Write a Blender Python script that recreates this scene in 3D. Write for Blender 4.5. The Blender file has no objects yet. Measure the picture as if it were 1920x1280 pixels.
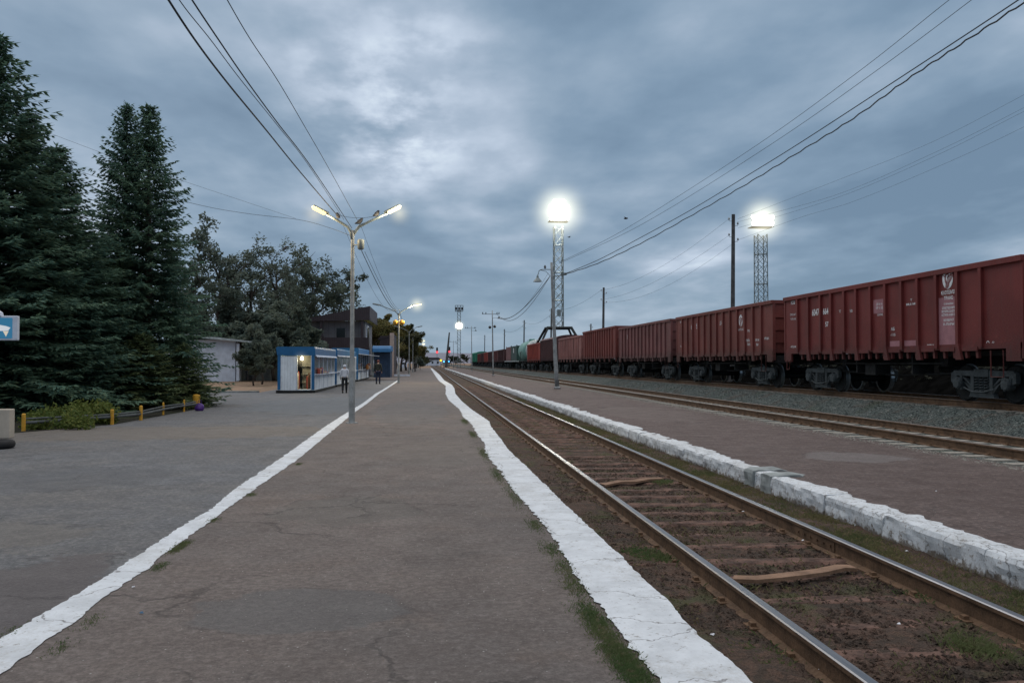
import bpy, math, random
from mathutils import Vector, Matrix, noise as mnoise
R = math.radians
S = bpy.context.scene
C = S.collection
# ------------------------------------------------------------------ camera
F = 1550.0; TH = math.atan(156 / F); PH = math.atan(40 / F); H = 1.6
FH = Vector((math.sin(TH), math.cos(TH), 0)); RT = Vector((math.cos(TH), -math.sin(TH), 0))
FW = FH * math.cos(PH) + Vector((0, 0, math.sin(PH))); UP = Vector((0, 0, math.cos(PH))) - FH * math.sin(PH)
CAM = Vector((0, 0, H))
def ray(u, v): return FW + RT * ((u - 960) / F) + UP * ((640 - v) / F)
def gp(u, v, z=0.0):
    d = ray(u, v); return CAM + d * ((z - H) / d.z)
def aty(u, v, Y):
    d = ray(u, v); return CAM + d * (Y / d.y)
def atx(u, v, X):
    d = ray(u, v); return CAM + d * (X / d.x)
cd = bpy.data.cameras.new('camera'); cam = bpy.data.objects.new('camera', cd); C.objects.link(cam)
cam.matrix_world = Matrix(((RT.x, UP.x, -FW.x, 0), (RT.y, UP.y, -FW.y, 0), (RT.z, UP.z, -FW.z, H), (0, 0, 0, 1)))
cd.lens = 36 * F / 1920; cd.sensor_width = 36; cd.clip_end = 9000; cd.clip_start = 0.1
S.camera = cam
S.view_settings.view_transform = 'Standard'; S.view_settings.look = 'None'
S.view_settings.exposure = 0; S.view_settings.gamma = 1

# ------------------------------------------------------------------ node helper
class G:
    def __init__(s, name, world=False):
        if world:
            s.m = bpy.data.worlds.new(name)
        else:
            s.m = bpy.data.materials.new(name)
        s.m.use_nodes = True; s.nt = s.m.node_tree; s.nt.nodes.clear(); s._p = None
    def n(s, t, **k):
        nd = s.nt.nodes.new(t)
        for a, b in k.items(): setattr(nd, a, b)
        return nd
    def put(s, sock, v):
        if isinstance(v, bpy.types.NodeSocket): s.nt.links.new(v, sock)
        elif v is not None:
            if hasattr(sock.default_value, '__len__') and not hasattr(v, '__len__'): v = (v, v, v, 1)[:len(sock.default_value)]
            if hasattr(v, '__len__') and len(sock.default_value) == 4 and len(v) == 3: v = (*v, 1)
            sock.default_value = v
    def pos(s):
        if s._p is None: s._p = s.n('ShaderNodeTexCoord').outputs['Object']
        return s._p
    def wpos(s): return s.n('ShaderNodeNewGeometry').outputs['Position']
    def mapping(s, vec, scale=(1, 1, 1), loc=(0, 0, 0), rot=(0, 0, 0)):
        nd = s.n('ShaderNodeMapping'); s.put(nd.inputs[0], vec)
        nd.inputs['Scale'].default_value = scale; nd.inputs['Location'].default_value = loc; nd.inputs['Rotation'].default_value = rot
        return nd.outputs[0]
    def noise(s, scale, detail=4, rough=.55, vec=None, dist=0, col=False):
        nd = s.n('ShaderNodeTexNoise'); s.put(nd.inputs['Vector'], vec if vec is not None else s.pos())
        nd.inputs['Scale'].default_value = scale; nd.inputs['Detail'].default_value = detail
        nd.inputs['Roughness'].default_value = rough; nd.inputs['Distortion'].default_value = dist
        return nd.outputs['Color' if col else 'Fac']
    def vor(s, scale, feature='F1', vec=None, out='Distance', rnd=1):
        nd = s.n('ShaderNodeTexVoronoi', feature=feature); s.put(nd.inputs['Vector'], vec if vec is not None else s.pos())
        nd.inputs['Scale'].default_value = scale; nd.inputs['Randomness'].default_value = rnd
        return nd.outputs[out]
    def math(s, op, a, b=None, c=None, clamp=False):
        nd = s.n('ShaderNodeMath', operation=op); nd.use_clamp = clamp
        s.put(nd.inputs[0], a)
        if b is not None: s.put(nd.inputs[1], b)
        if c is not None: s.put(nd.inputs[2], c)
        return nd.outputs[0]
    def vm(s, op, a, b=None, out=0):
        nd = s.n('ShaderNodeVectorMath', operation=op); s.put(nd.inputs[0], a)
        if b is not None:
            if op == 'SCALE': s.put(nd.inputs['Scale'], b)
            else: s.put(nd.inputs[1], b)
        return nd.outputs[out]
    def mr(s, v, a, b, c=0, d=1, smooth=True):
        nd = s.n('ShaderNodeMapRange'); nd.interpolation_type = 'SMOOTHSTEP' if smooth else 'LINEAR'
        s.put(nd.inputs[0], v)
        for i, x in enumerate((a, b, c, d)): s.put(nd.inputs[i + 1], x)
        return nd.outputs[0]
    def mix(s, f, a, b, mode='MIX'):
        nd = s.n('ShaderNodeMix', data_type='RGBA', blend_type=mode); s.put(nd.inputs[0], f); s.put(nd.inputs[6], a); s.put(nd.inputs[7], b)
        return nd.outputs[2]
    def ramp(s, f, stops):
        nd = s.n('ShaderNodeValToRGB'); s.put(nd.inputs[0], f); e = nd.color_ramp.elements
        while len(e) < len(stops): e.new(.5)
        for i, (p, c) in enumerate(stops):
            e[i].position = p; e[i].color = (*c, 1) if len(c) == 3 else c
        return nd.outputs[0]
    def bump(s, h, st=.5, d=.01, normal=None):
        nd = s.n('ShaderNodeBump'); s.put(nd.inputs['Height'], h); nd.inputs['Strength'].default_value = st
        nd.inputs['Distance'].default_value = d
        if normal is not None: s.put(nd.inputs['Normal'], normal)
        return nd.outputs[0]
    def sep(s, v):
        nd = s.n('ShaderNodeSeparateXYZ'); s.put(nd.inputs[0], v); return nd.outputs
    def comb(s, x, y, z):
        nd = s.n('ShaderNodeCombineXYZ')
        for i, q in enumerate((x, y, z)): s.put(nd.inputs[i], q)
        return nd.outputs[0]
    def out(s, col, rough=.8, metal=0, normal=None, spec=.3, emis=None, est=0, alpha=None):
        b = s.n('ShaderNodeBsdfPrincipled'); s.put(b.inputs['Base Color'], col); s.put(b.inputs['Roughness'], rough)
        s.put(b.inputs['Metallic'], metal); s.put(b.inputs['Specular IOR Level'], spec)
        if normal is not None: s.put(b.inputs['Normal'], normal)
        if emis is not None: s.put(b.inputs['Emission Color'], emis); s.put(b.inputs['Emission Strength'], est)
        if alpha is not None: s.put(b.inputs['Alpha'], alpha)
        o = s.n('ShaderNodeOutputMaterial'); s.nt.links.new(b.outputs[0], o.inputs[0]); return s.m
def paint(name, col, rough=.6, var=.25, scale=3, metal=0, bump=.15, spec=.3, dirt=None):
    g = G(name); n1 = g.noise(scale, 6, .65); n2 = g.noise(scale * 9, 3, .6)
    c = g.mix(g.mr(n1, .3, .72), tuple(x * (1 - var) for x in col), tuple(min(1, x * (1 + var)) for x in col))
    if dirt: c = g.mix(g.mr(n2, .55, .75, 0, .6), c, dirt)
    return g.out(c, g.mr(n2, .3, .7, rough * .85, min(1, rough * 1.15)), metal, g.bump(n2, bump, .01), spec)
def emit(name, col, st):
    g = G(name); e = g.n('ShaderNodeEmission'); g.put(e.inputs[0], col); e.inputs[1].default_value = st
    o = g.n('ShaderNodeOutputMaterial'); g.nt.links.new(e.outputs[0], o.inputs[0]); return g.m

# ------------------------------------------------------------------ mesh helper
class MB:
    def __init__(s): s.v = []; s.f = []; s.mi = []; s.cm = 0
    def add(s, vs, fs):
        b = len(s.v); s.v.extend([tuple(p) for p in vs]); s.f.extend([tuple(i + b for i in f) for f in fs]); s.mi.extend([s.cm] * len(fs)); return s
    def box(s, x0, x1, y0, y1, z0, z1, M=None):
        vs = [Vector((x, y, z)) for x in (x0, x1) for y in (y0, y1) for z in (z0, z1)]
        if M is not None: vs = [M @ p for p in vs]
        return s.add(vs, [(0, 1, 3, 2), (4, 6, 7, 5), (0, 4, 5, 1), (2, 3, 7, 6), (0, 2, 6, 4), (1, 5, 7, 3)])
    def path(s, pts, r, n=6, cap=True):
        pts = [Vector(p) for p in pts]; k = len(pts)
        rs = r if hasattr(r, '__len__') else [r] * k
        ref = Vector((0, 0, 1)); vs = []
        for i, p in enumerate(pts):
            t = (pts[min(i + 1, k - 1)] - pts[max(i - 1, 0)]).normalized()
            q = ref if abs(t.dot(ref)) < .95 else Vector((1, 0, 0))
            a = t.cross(q).normalized(); b = t.cross(a)
            for j in range(n):
                an = 2 * math.pi * j / n; vs.append(p + (a * math.cos(an) + b * math.sin(an)) * rs[i])
        fs = [(i * n + j, i * n + (j + 1) % n, (i + 1) * n + (j + 1) % n, (i + 1) * n + j) for i in range(k - 1) for j in range(n)]
        if cap: fs += [tuple(range(n))[::-1], tuple((k - 1) * n + j for j in range(n))]
        return s.add(vs, fs)
    def prism(s, poly, h0, h1, axis='x'):
        n = len(poly)
        def P(a, b, h): return {'x': (h, a, b), 'y': (a, h, b), 'z': (a, b, h)}[axis]
        vs = [P(a, b, h0) for a, b in poly] + [P(a, b, h1) for a, b in poly]
        return s.add(vs, [tuple(range(n))[::-1], tuple(range(n, 2 * n))] + [(i, (i + 1) % n, (i + 1) % n + n, i + n) for i in range(n)])
    def lathe(s, prof, c=(0, 0, 0), axis='z', n=16, cap=True):
        c = Vector(c); vs = []
        for r, h in prof:
            for j in range(n):
                a = 2 * math.pi * j / n; x, y = r * math.cos(a), r * math.sin(a)
                vs.append(c + Vector({'z': (x, y, h), 'x': (h, x, y), 'y': (x, h, y)}[axis]))
        k = len(prof)
        fs = [(i * n + j, i * n + (j + 1) % n, (i + 1) * n + (j + 1) % n, (i + 1) * n + j) for i in range(k - 1) for j in range(n)]
        if cap: fs += [tuple(range(n)), tuple((k - 1) * n + j for j in range(n))]
        return s.add(vs, fs)
    def mesh(s, name, mats, smooth=False):
        me = bpy.data.meshes.new(name); me.from_pydata(s.v, [], s.f)
        for m in (mats if isinstance(mats, (list, tuple)) else [mats]): me.materials.append(m)
        if any(s.mi): me.polygons.foreach_set('material_index', s.mi)
        if smooth: me.polygons.foreach_set('use_smooth', [True] * len(me.polygons))
        me.validate(); me.update(); return me
    def build(s, name, mats, parent=None, smooth=False, loc=None, fix=True):
        me = s.mesh(name, mats, smooth)
        if fix and len(me.polygons) < 20000:
            import bmesh
            bm = bmesh.new(); bm.from_mesh(me); bmesh.ops.recalc_face_normals(bm, faces=bm.faces); bm.to_mesh(me); bm.free()
        return link(name, me, parent, loc)
def link(name, data, parent=None, loc=None):
    o = bpy.data.objects.new(name, data); C.objects.link(o)
    if parent: o.parent = parent
    if loc is not None: o.location = loc
    return o
def tag(o, label=None, cat=None, group=None, kind=None):
    if label: o['label'] = label
    if cat: o['category'] = cat
    if group: o['group'] = group
    if kind: o['kind'] = kind
    return o
def thing(name, label, cat, loc=(0, 0, 0), group=None, rz=0):
    o = link(name, None); o.location = loc; o.rotation_euler = (0, 0, rz); return tag(o, label, cat, group)
def struct(o): o['kind'] = 'structure'; return o
def copy_tree(o, parent=None):
    c = o.copy(); C.objects.link(c); c.parent = parent
    for ch in list(o.children): copy_tree(ch, c)
    return c
def bevel(o, w=.01, seg=2):
    m = o.modifiers.new('bevel', 'BEVEL'); m.width = w; m.segments = seg; m.limit_method = 'ANGLE'; return o
def n1(x, y=0, z=0): return mnoise.noise(Vector((x, y, z)))

# ------------------------------------------------------------------ world
SUN_EL, SUN_ROT = R(38), R(-25)
g = G('World', True); S.world = g.m
sky = g.n('ShaderNodeTexSky', sky_type='NISHITA'); sky.sun_disc = False; sky.sun_elevation = SUN_EL; sky.sun_rotation = SUN_ROT
d = g.n('ShaderNodeTexCoord').outputs['Generated']
sx, sy, sz = g.sep(d)[:3]
den = g.math('MAXIMUM', g.math('ADD', g.math('ABSOLUTE', sz), .15), .05)
pl = g.comb(g.math('DIVIDE', sx, den), g.math('DIVIDE', sy, den), 0)
big = g.noise(.8, 6, .5, g.mapping(pl, (1, .8, 1), (3.3, 1.3, 0)), .25)
med = g.noise(3.1, 6, .5, g.mapping(pl, (1, .75, 1), (7, 2, 0)), .0)
cl = g.math('ADD', g.math('MULTIPLY', big, .66), g.math('MULTIPLY', med, .34))
cl = g.math('MULTIPLY_ADD', g.math('SUBTRACT', cl, .5), 1.0, .502)
def blob(u, v, rad, amp):
    dv = ray(u, v).normalized()
    dt = g.vm('DISTANCE', g.vm('NORMALIZE', d), tuple(dv), 'Value')
    return g.mr(dt, 0, rad, amp, 0)
mod = g.mr(g.noise(5.5, 5, .55, g.mapping(pl, (1, .8, 1), (1, 5, 0))), .33, .66, .4, 1.4)
acc = cl
for b in ((755, 275, .10, .09), (700, 200, .16, .06), (630, 130, .17, .053), (850, 40, .14, .055), (780, 200, .3, .035), (880, 330, .22, .04), (1250, 430, .2, .04), (60, 250, .22, .03), (1150, 140, .28, -.07), (1700, 300, .36, -.07), (420, 60, .2, .0), (350, 330, .15, -.03)):
    acc = g.math('ADD', acc, g.math('MULTIPLY', blob(*b), mod) if b[3] > .05 else blob(*b))
col = g.ramp(acc, [(.39, (.160, .245, .350)), (.465, (.212, .308, .422)), (.53, (.285, .382, .497)), (.59, (.39, .48, .60)), (.64, (.52, .61, .735)), (.71, (.74, .84, .93))])
col = g.mix(g.mr(sz, 0, .13, .8, 0), col, (.225, .33, .435))
zen = g.mr(sz, .42, .80, 1, 3.3)
col = g.mix(g.mr(sz, .42, .65), col, (.40, .40, .405))
col = g.vm('SCALE', col, zen)
col = g.mix(g.mr(sz, -.06, -.005, 1, 0), col, (.07, .07, .075))
b1 = g.n('ShaderNodeBackground'); g.put(b1.inputs[0], col); b1.inputs[1].default_value = 1.0
b2 = g.n('ShaderNodeBackground'); g.put(b2.inputs[0], sky.outputs[0]); b2.inputs[1].default_value = .004
ad = g.n('ShaderNodeAddShader'); g.nt.links.new(b1.outputs[0], ad.inputs[0]); g.nt.links.new(b2.outputs[0], ad.inputs[1])
wo = g.n('ShaderNodeOutputWorld'); g.nt.links.new(ad.outputs[0], wo.inputs[0])
sl = bpy.data.lights.new('sun', 'SUN'); sl.energy = .5; sl.angle = R(25); sl.color = (1, .95, .9)
so = link('sun', sl); so.location = (0, 0, 50)
sd = Vector((math.sin(SUN_ROT) * math.cos(SUN_EL), math.cos(SUN_ROT) * math.cos(SUN_EL), math.sin(SUN_EL)))
so.rotation_euler = (-sd).to_track_quat('-Z', 'Y').to_euler()

# ------------------------------------------------------------------ materials
def asphalt(name, c1, c2, crack=.6, patch=None, speck=.5, tint=None):
    g = G(name); p = g.pos()
    a = g.noise(.35, 5, .6); b = g.noise(2.3, 8, .72); f = g.noise(60, 4, .75); ff = g.noise(19, 5, .7)
    c = g.mix(g.mr(a, .35, .65), c1, c2)
    c = g.mix(g.mr(b, .38, .7, 0, .55), c, tuple(x * .62 for x in c1))
    if tint: c = g.mix(g.mr(g.noise(.9, 6, .65, g.mapping(p, loc=(9, 4, 0))), .52, .68, 0, .7), c, tint)
    cell = g.sep(g.vor(.33, 'F1', g.vm('ADD', p, g.vm('SCALE', g.noise(2.6, 4, .6, col=True), .35)), 'Color'))[0]
    c = g.mix(g.mr(cell, .0, 1, .0, .34, False), c, tuple(x * .62 for x in c2)); c = g.mix(g.mr(cell, .8, .84, 0, .3), c, tuple(min(1, x * 1.25) for x in c1))
    warp = g.vm('ADD', p, g.vm('SCALE', g.vm('SUBTRACT', g.noise(1.4, 5, .6, col=True), (.5, .5, .5)), .9))
    e = g.vor(.42, 'DISTANCE_TO_EDGE', warp)
    cr = g.mr(e, .002, .012, 1, 0)
    msk = g.mr(g.noise(.5, 3, .5, g.mapping(p, loc=(2, 7, 0))), .45, .6, 0, crack)
    cr = g.math('MULTIPLY', cr, msk)
    h = g.math('ADD', g.math('MULTIPLY', f, .5), g.math('MULTIPLY', ff, .9))
    h = g.math('SUBTRACT', h, g.math('MULTIPLY', cr, .9))
    h = g.math('ADD', h, g.math('MULTIPLY', b, 1.5))
    c = g.mix(g.mr(ff, .40, .60, .55, 0), c, tuple(x * .42 for x in c1)); c = g.mix(g.mr(ff, .55, .7, 0, .5), c, tuple(min(1, x * 1.5) for x in c2))
    if patch:
        for (px, py, rx, ry, pc, am) in patch:
            q = g.mapping(p, (1 / rx, 1 / ry, 1), (-px / rx, -py / ry, 0))
            q = g.vm('ADD', q, g.vm('SCALE', g.vm('SUBTRACT', g.noise(2.2, 6, .65, col=True), (.5, .5, .5)), 1.1))
            q = g.vm('MULTIPLY', q, (1, 1, 0))
            dd = g.vm('LENGTH', q, out='Value')
            m = g.mr(dd, .9, 1.0, am, 0); c = g.mix(m, c, pc)
            ring = g.math('MULTIPLY', g.mr(dd, .93, .99, 0, 1), g.mr(dd, .99, 1.05, 1, 0))
            ring = g.math('MULTIPLY', ring, g.mr(g.noise(1.7, 3, .5), .48, .6))
            c = g.mix(g.math('MULTIPLY', ring, .75 * am), c, (.03, .028, .028))
    c = g.mix(g.mr(f, .35, .72, .35, 0), c, (.02, .018, .018))
    st = g.vor(26, 'F1'); so_ = g.vor(26, 'F1', out='Color')
    pick = g.mr(g.sep(so_)[0], 1 - .035 * speck, 1 - .03 * speck)
    c = g.mix(g.math('MULTIPLY', g.mr(st, .08, .2, 1, 0), g.math('MULTIPLY', pick, .75)), c, (.46, .45, .43))
    pick2 = g.mr(g.sep(so_)[1], .9, .93)
    c = g.mix(g.math('MULTIPLY', g.mr(st, .15, .35, 1, 0), g.math('MULTIPLY', pick2, .6)), c, tuple(x * .35 for x in c1))
    c = g.mix(cr, c, (.018, .017, .017))
    return g.out(c, g.mr(b, .3, .7, .72, .95), 0, g.bump(h, 1, .022), .25)
pa = gp(560, 1140)
M_plat = asphalt('platform_asphalt', (.215, .178, .162), (.160, .140, .134), .4,
    [(pa.x, pa.y, .72, .48, (.115, .118, .122), .5), (-.9, 9.2, .8, .9, (.135, .125, .115), .5), (.3, 15, 1.2, 2.2, (.16, .14, .125), .4), (-.6, 28, 1.3, 7, (.125, .12, .12), .6)], 1.0, (.20, .155, .132))
M_road = asphalt('road_asphalt', (.185, .194, .212), (.185, .175, .168), .3,
    [(-4.6, 8.2, 1.5, .7, (.17, .155, .14), .5), (-8, 20, 7, 2.0, (.175, .15, .125), .6), (-2.9, 5.5, .7, 1.9, (.115, .10, .10), .8), (-5.5, 12.2, 1.9, 1.3, (.10, .105, .115), .5), (-4, 33, 3, 7, (.13, .15, .17), .6)], .35)
M_plat2 = asphalt('far_platform_asphalt', (.135, .098, .090), (.172, .130, .120), .35, [(7.3, 13.6, .95, .8, (.21, .20, .20), .45), (7.0, 26, 1.5, 4, (.15, .12, .11), .5)], 1.2)
def dirtmat(name, c1, c2, c3, moss=None, sc=1.0, bs=.9):
    g = G(name); a = g.noise(.9 * sc, 6, .65); b = g.noise(7 * sc, 6, .7); f = g.noise(45 * sc, 4, .7)
    c = g.mix(g.mr(a, .35, .65), c1, c2); c = g.mix(g.mr(b, .42, .66), c, c3)
    c = g.mix(g.mr(f, .3, .7, .55, 0), c, tuple(x * .25 for x in c1))
    if moss: c = g.mix(g.mr(g.noise(1.1 * sc, 6, .65, g.mapping(g.pos(), loc=(5, 1, 3))), .52, .66, 0, .75), c, moss)
    v = g.vor(38 * sc); h = g.math('ADD', g.math('MULTIPLY', b, 1.2), g.math('ADD', g.math('MULTIPLY', f, .6), g.math('MULTIPLY', v, -.6)))
    return g.out(c, .95, 0, g.bump(h, bs, .03), .15)
M_bed = dirtmat('track_bed_soil', (.098, .068, .054), (.056, .046, .038), (.135, .085, .064), (.070, .075, .036), 1.3, 1.0)
M_dirt = dirtmat('dirt', (.30, .20, .135), (.22, .15, .105), (.33, .23, .16), (.07, .075, .045), .5, .5)
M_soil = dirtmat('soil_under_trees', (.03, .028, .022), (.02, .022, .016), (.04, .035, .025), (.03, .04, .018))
def ballastmat():
    g = G('ballast_gravel'); v = g.vor(16, 'F1'); vc = g.vor(16, 'F1', out='Color'); e = g.vor(16, 'DISTANCE_TO_EDGE')
    c = g.ramp(g.sep(vc)[0], [(0, (.075, .09, .088)), (.5, (.105, .128, .122)), (.9, (.14, .16, .15)), (1, (.22, .23, .215))])
    c = g.mix(g.mr(g.noise(1.2, 5, .6), .5, .68, 0, .6), c, (.11, .085, .07))
    c = g.mix(g.mr(g.noise(.7, 5, .6, g.mapping(g.pos(), loc=(4, 4, 4))), .56, .68, 0, .5), c, (.06, .085, .05))
    c = g.mix(g.mr(e, 0, .12, .85, 0), c, (.015, .016, .016))
    return g.out(c, .9, 0, g.bump(g.math('MULTIPLY', v, -1), 1, .05), .2)
M_ball = ballastmat()
def whitemat(name='white_paint', wear=.45, base=(.57, .60, .635), foot=False):
    g = G(name); a = g.noise(3, 6, .7); f = g.noise(38, 5, .75); b = g.noise(11, 6, .7)
    c = g.mix(g.mr(a, .35, .7), base, tuple(x * .78 for x in base))
    c = g.mix(g.mr(b, .55, .8, 0, .35), c, (.42, .41, .39))
    w0_ = .615 - .085 * wear
    chip = g.mr(g.math('ADD', g.math('MULTIPLY', f, .5), g.math('MULTIPLY', b, .5)), w0_, w0_ + .03)
    c = g.mix(g.math('MULTIPLY', chip, .8), c, (.24, .22, .20))
    v = g.vor(17, 'F1'); c = g.mix(g.mr(v, .05, .16, .5, 0), c, (.25, .22, .2))
    big_ = g.noise(1.1, 6, .7, g.mapping(g.pos(), loc=(3, 8, 1)))
    c = g.mix(g.mr(g.math('ADD', g.math('MULTIPLY', big_, .6), g.math('MULTIPLY', f, .4)), .50, .62, 0, .42), c, (.34, .33, .31))
    if foot:
        zz = g.math('ADD', g.sep(g.pos())[2], g.math('MULTIPLY', g.math('SUBTRACT', b, .5), -.35))
        c = g.mix(g.mr(zz, -.24, -.17, .9, 0), c, (.12, .095, .07))
    e = g.vor(.9, 'DISTANCE_TO_EDGE', g.vm('ADD', g.pos(), g.vm('SCALE', g.noise(3, 4, .6, col=True), .35)))
    c = g.mix(g.mr(e, .001, .007, .7, 0), c, (.10, .09, .085))
    h = g.math('SUBTRACT', g.math('ADD', f, b), g.math('MULTIPLY', chip, .4))
    return g.out(c, .85, 0, g.bump(h, .7, .01), .25)
M_white = whitemat(); M_kerb = whitemat('kerb_whitewash', .85, (.56, .59, .62), True)
M_kerbg = paint('bare_concrete', (.22, .24, .24), .9, .3, 4, bump=.5)
def railtop():
    g = G('polished_rail'); f = g.noise(3, 4, .6, g.mapping(g.pos(), (30, .5, 30)))
    return g.out(g.mix(f, (.145, .145, .155), (.25, .255, .27)), g.mr(f, .3, .7, .3, .5), 1, None, .5)
M_rtop = railtop()
M_rust = paint('rusty_rail', (.115, .068, .040), .75, .35, 5, .2, .5, dirt=(.045, .03, .022))
M_rdull = paint('dull_rail_top', (.13, .11, .10), .5, .25, 4, .5, .1)
M_sleep = paint('old_timber', (.088, .050, .038), .95, .7, 5, bump=1.0, dirt=(.030, .022, .018))
M_csleep = paint('concrete_sleeper', (.24, .225, .20), .9, .35, 3, bump=.5, dirt=(.09, .07, .055))
M_galv = paint('galvanised_steel', (.17, .20, .205), .5, .2, 3, .35, .1)
M_gpole = paint('grey_painted_pole', (.26, .275, .28), .6, .3, 3, .1, .2, dirt=(.10, .09, .08))
M_dsteel = paint('dark_steel', (.05, .055, .06), .6, .3, 3, .3, .2)
M_black = paint('black_grime', (.012, .013, .014), .85, .5, 3, 0, .4)
M_tim = paint('tarred_timber', (.075, .075, .076), .9, .4, 3, 0, .5)
M_tim2 = paint('dark_painted_steel', (.028, .032, .034), .9, .3, 3, 0, .2, spec=.05)
M_wire = paint('cable', (.035, .038, .042), .7, .1)
M_blue = paint('blue_sheet', (.018, .115, .27), .5, .15, 2, 0, .1, dirt=(.03, .08, .15))
M_dblue = paint('dark_blue_sheet', (.02, .045, .09), .6, .2, 2)
M_wpanel = None
def ribbed(name, col, sc=60, axis=0):
    g = G(name); p = g.sep(g.wpos()); w = g.math('SINE', g.math('MULTIPLY', g.math('ADD', p[0], p[1]), sc))
    n = g.noise(1.5, 6, .65); c = g.mix(g.mr(n, .35, .7), col, tuple(x * .78 for x in col)); c = g.mix(g.mr(w, .7, 1, 0, .35), c, tuple(x * .45 for x in col))
    return g.out(c, .55, 0, g.bump(w, .4, .01))
M_wpanel = ribbed('white_ribbed_panel', (.72, .78, .84), 42)
M_plaster = paint('white_plaster', (.52, .57, .66), .9, .15, 1.5, dirt=(.35, .36, .38))
M_gwall = ribbed('grey_siding', (.165, .16, .175), 9)
M_brown = ribbed('brown_sheet', (.040, .030, .036), 30)
M_tan = paint('tan_trim', (.42, .33, .29), .8, .15)
M_roofl = paint('light_roof_sheet', (.35, .40, .42), .6, .2)
M_yel = paint('yellow_paint', (.48, .26, .03), .6, .25, 8, dirt=(.18, .11, .04))
M_beige = paint('beige_paint', (.42, .37, .31), .8, .15, 2)
M_tyre = paint('rubber', (.02, .02, .022), .85, .2, 9)
M_purple = paint('purple_plastic', (.06, .02, .16), .5, .3, 6)
M_bird = paint('feathers', (.045, .045, .05), .9, .3, 30)
g = G('window_glass'); M_glass = g.out(g.mix(g.noise(2, 3), (.10, .13, .15), (.26, .32, .35)), .12, 0, None, .6)
g = G('dark_glass'); M_dglass = g.out((.018, .022, .026), .1, 0, None, .6)
M_skin = paint('skin', (.42, .25, .18), .6, .08)
M_tube = emit('lamp_tube_warm', (1, .70, .24), 3.0)
M_tubew = emit('lamp_tube_white', (1, .80, .40), 3.4)
M_flood = emit('floodlight_glass', (1, .96, .82), 40)
M_lampoff = paint('lamp_glass_off', (.30, .32, .33), .3, .1)

# ------------------------------------------------------------------ ground
def sheet(name, prof, y0, y1, mat, ys=None, kind=True):
    mb = MB(); ys = ys or [y0, y1]; n = len(prof)
    vs = [(x, y, z) for y in ys for x, z in prof]
    fs = [(i * n + j, i * n + j + 1, (i + 1) * n + j + 1, (i + 1) * n + j) for i in range(len(ys) - 1) for j in range(n - 1)]
    mb.add(vs, fs); o = mb.build(name, mat, fix=False); return struct(o) if kind else o
sheet('ground', [(-4000, -.07), (.9, -.07), (.91, -.33), (4.98, -.33), (5.0, -.07), (4000, -.07)], -300, 6000, M_dirt)

# left kerb line centre and half widths from the photographed bend
def interp(tab, y):
    if y <= tab[0][0]: return tab[0][1]
    for (a, b), (c, d_) in zip(tab, tab[1:]):
        if y <= c: return b + (d_ - b) * (y - a) / (c - a)
    return tab[-1][1]
L_in = [(-40, -1.45), (-5, -1.5)] + sorted([(q.y, q.x) for q in (gp(*p) for p in [(0, 1267), (55, 1225), (130, 1172), (190, 1125), (270, 1070), (300, 1045), (370, 995), (415, 962), (470, 922), (560, 860), (632, 800), (662, 775), (689, 756), (711, 738), (724, 730), (749, 713)])])
L_out = [(-40, -1.75), (-5, -1.8)] + sorted([(q.y, q.x) for q in (gp(*p) for p in [(0, 1200), (30, 1180), (100, 1140), (185, 1090), (275, 1030), (360, 975), (395, 955), (440, 917), (525, 860), (609, 800), (648, 775), (680, 756), (704, 738), (718, 730), (745, 713)])])
R_in = [(-40, 1.1), (1, 1.1)] + sorted([(q.y, q.x) for q in (gp(*p) for p in [(948, 898), (960, 917), (980, 940), (1020, 983), (1060, 1045), (1087, 1093), (1133, 1147), (1160, 1180), (1193, 1227), (1220, 1260), (1230, 1273), (936, 881), (922, 865.6), (910, 847), (908.5, 831), (896.5, 817.5), (886, 798.5), (879, 790), (869, 783), (862, 768), (841.5, 750.5), (836, 740), (835.5, 723), (823, 714), (816, 704), (807, 690)])])
R_out = [(-40, 1.6), (2, 1.6)] + sorted([(q.y, q.x) for q in (gp(*p) for p in [(1400, 1273), (1370, 1240), (1310, 1193), (1247, 1123), (1193, 1073), (1163, 1043), (1110, 993), (1060, 947), (1023, 910), (1005, 893), (986, 874), (967, 857), (951.5, 841.5), (939.5, 824), (920.6, 800), (917, 790), (910, 785), (884.5, 768), (865.6, 752), (853.6, 738), (852, 728), (847, 721), (833, 713), (824, 702), (810, 690)])])
RX = 1.58
ys = [-40]; y = -2
while y < 80: ys.append(y); y += .035 if y < 14 else (.08 if y < 30 else .25)
KEND = 78.0
def frange(a, b, s):
    r = []
    while a < b: r.append(a); a += s
    return r + [b]
def ribbon(name, fl, fr, zs, mat, z=0, jl=0, jr=0, side=None):
    mb = MB(); vs = []; fs = []
    for i, y in enumerate(zs):
        xl = fl(y) + jl * (n1(y * 3.1, 3) * .9 + n1(y * 11, 7) * .7 + n1(y * 37, 9) * .4)
        xr = fr(y) + jr * (n1(y * 2.3, 13) * .8 + n1(y * 9, 17) * .6 + n1(y * 31, 19) * .3)
        row = [(xl, y, z), (xl * .6 + xr * .4, y, z + .004), (xr, y, z)]
        if side: row = row + [(xr + .01, y, side)]
        if i: fs += [((i - 1) * len(row) + j, (i - 1) * len(row) + j + 1, i * len(row) + j + 1, i * len(row) + j) for j in range(len(row) - 1)]
        vs += row
    mb.add(vs, fs); return struct(mb.build(name, mat, fix=False))
yf = [-30] + frange(-1, 14, .03) + frange(14.1, 40, .08) + frange(40.5, 130, .4) + frange(132, 245, 3)
far_edge = lambda y: interp(R_out, y)
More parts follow.
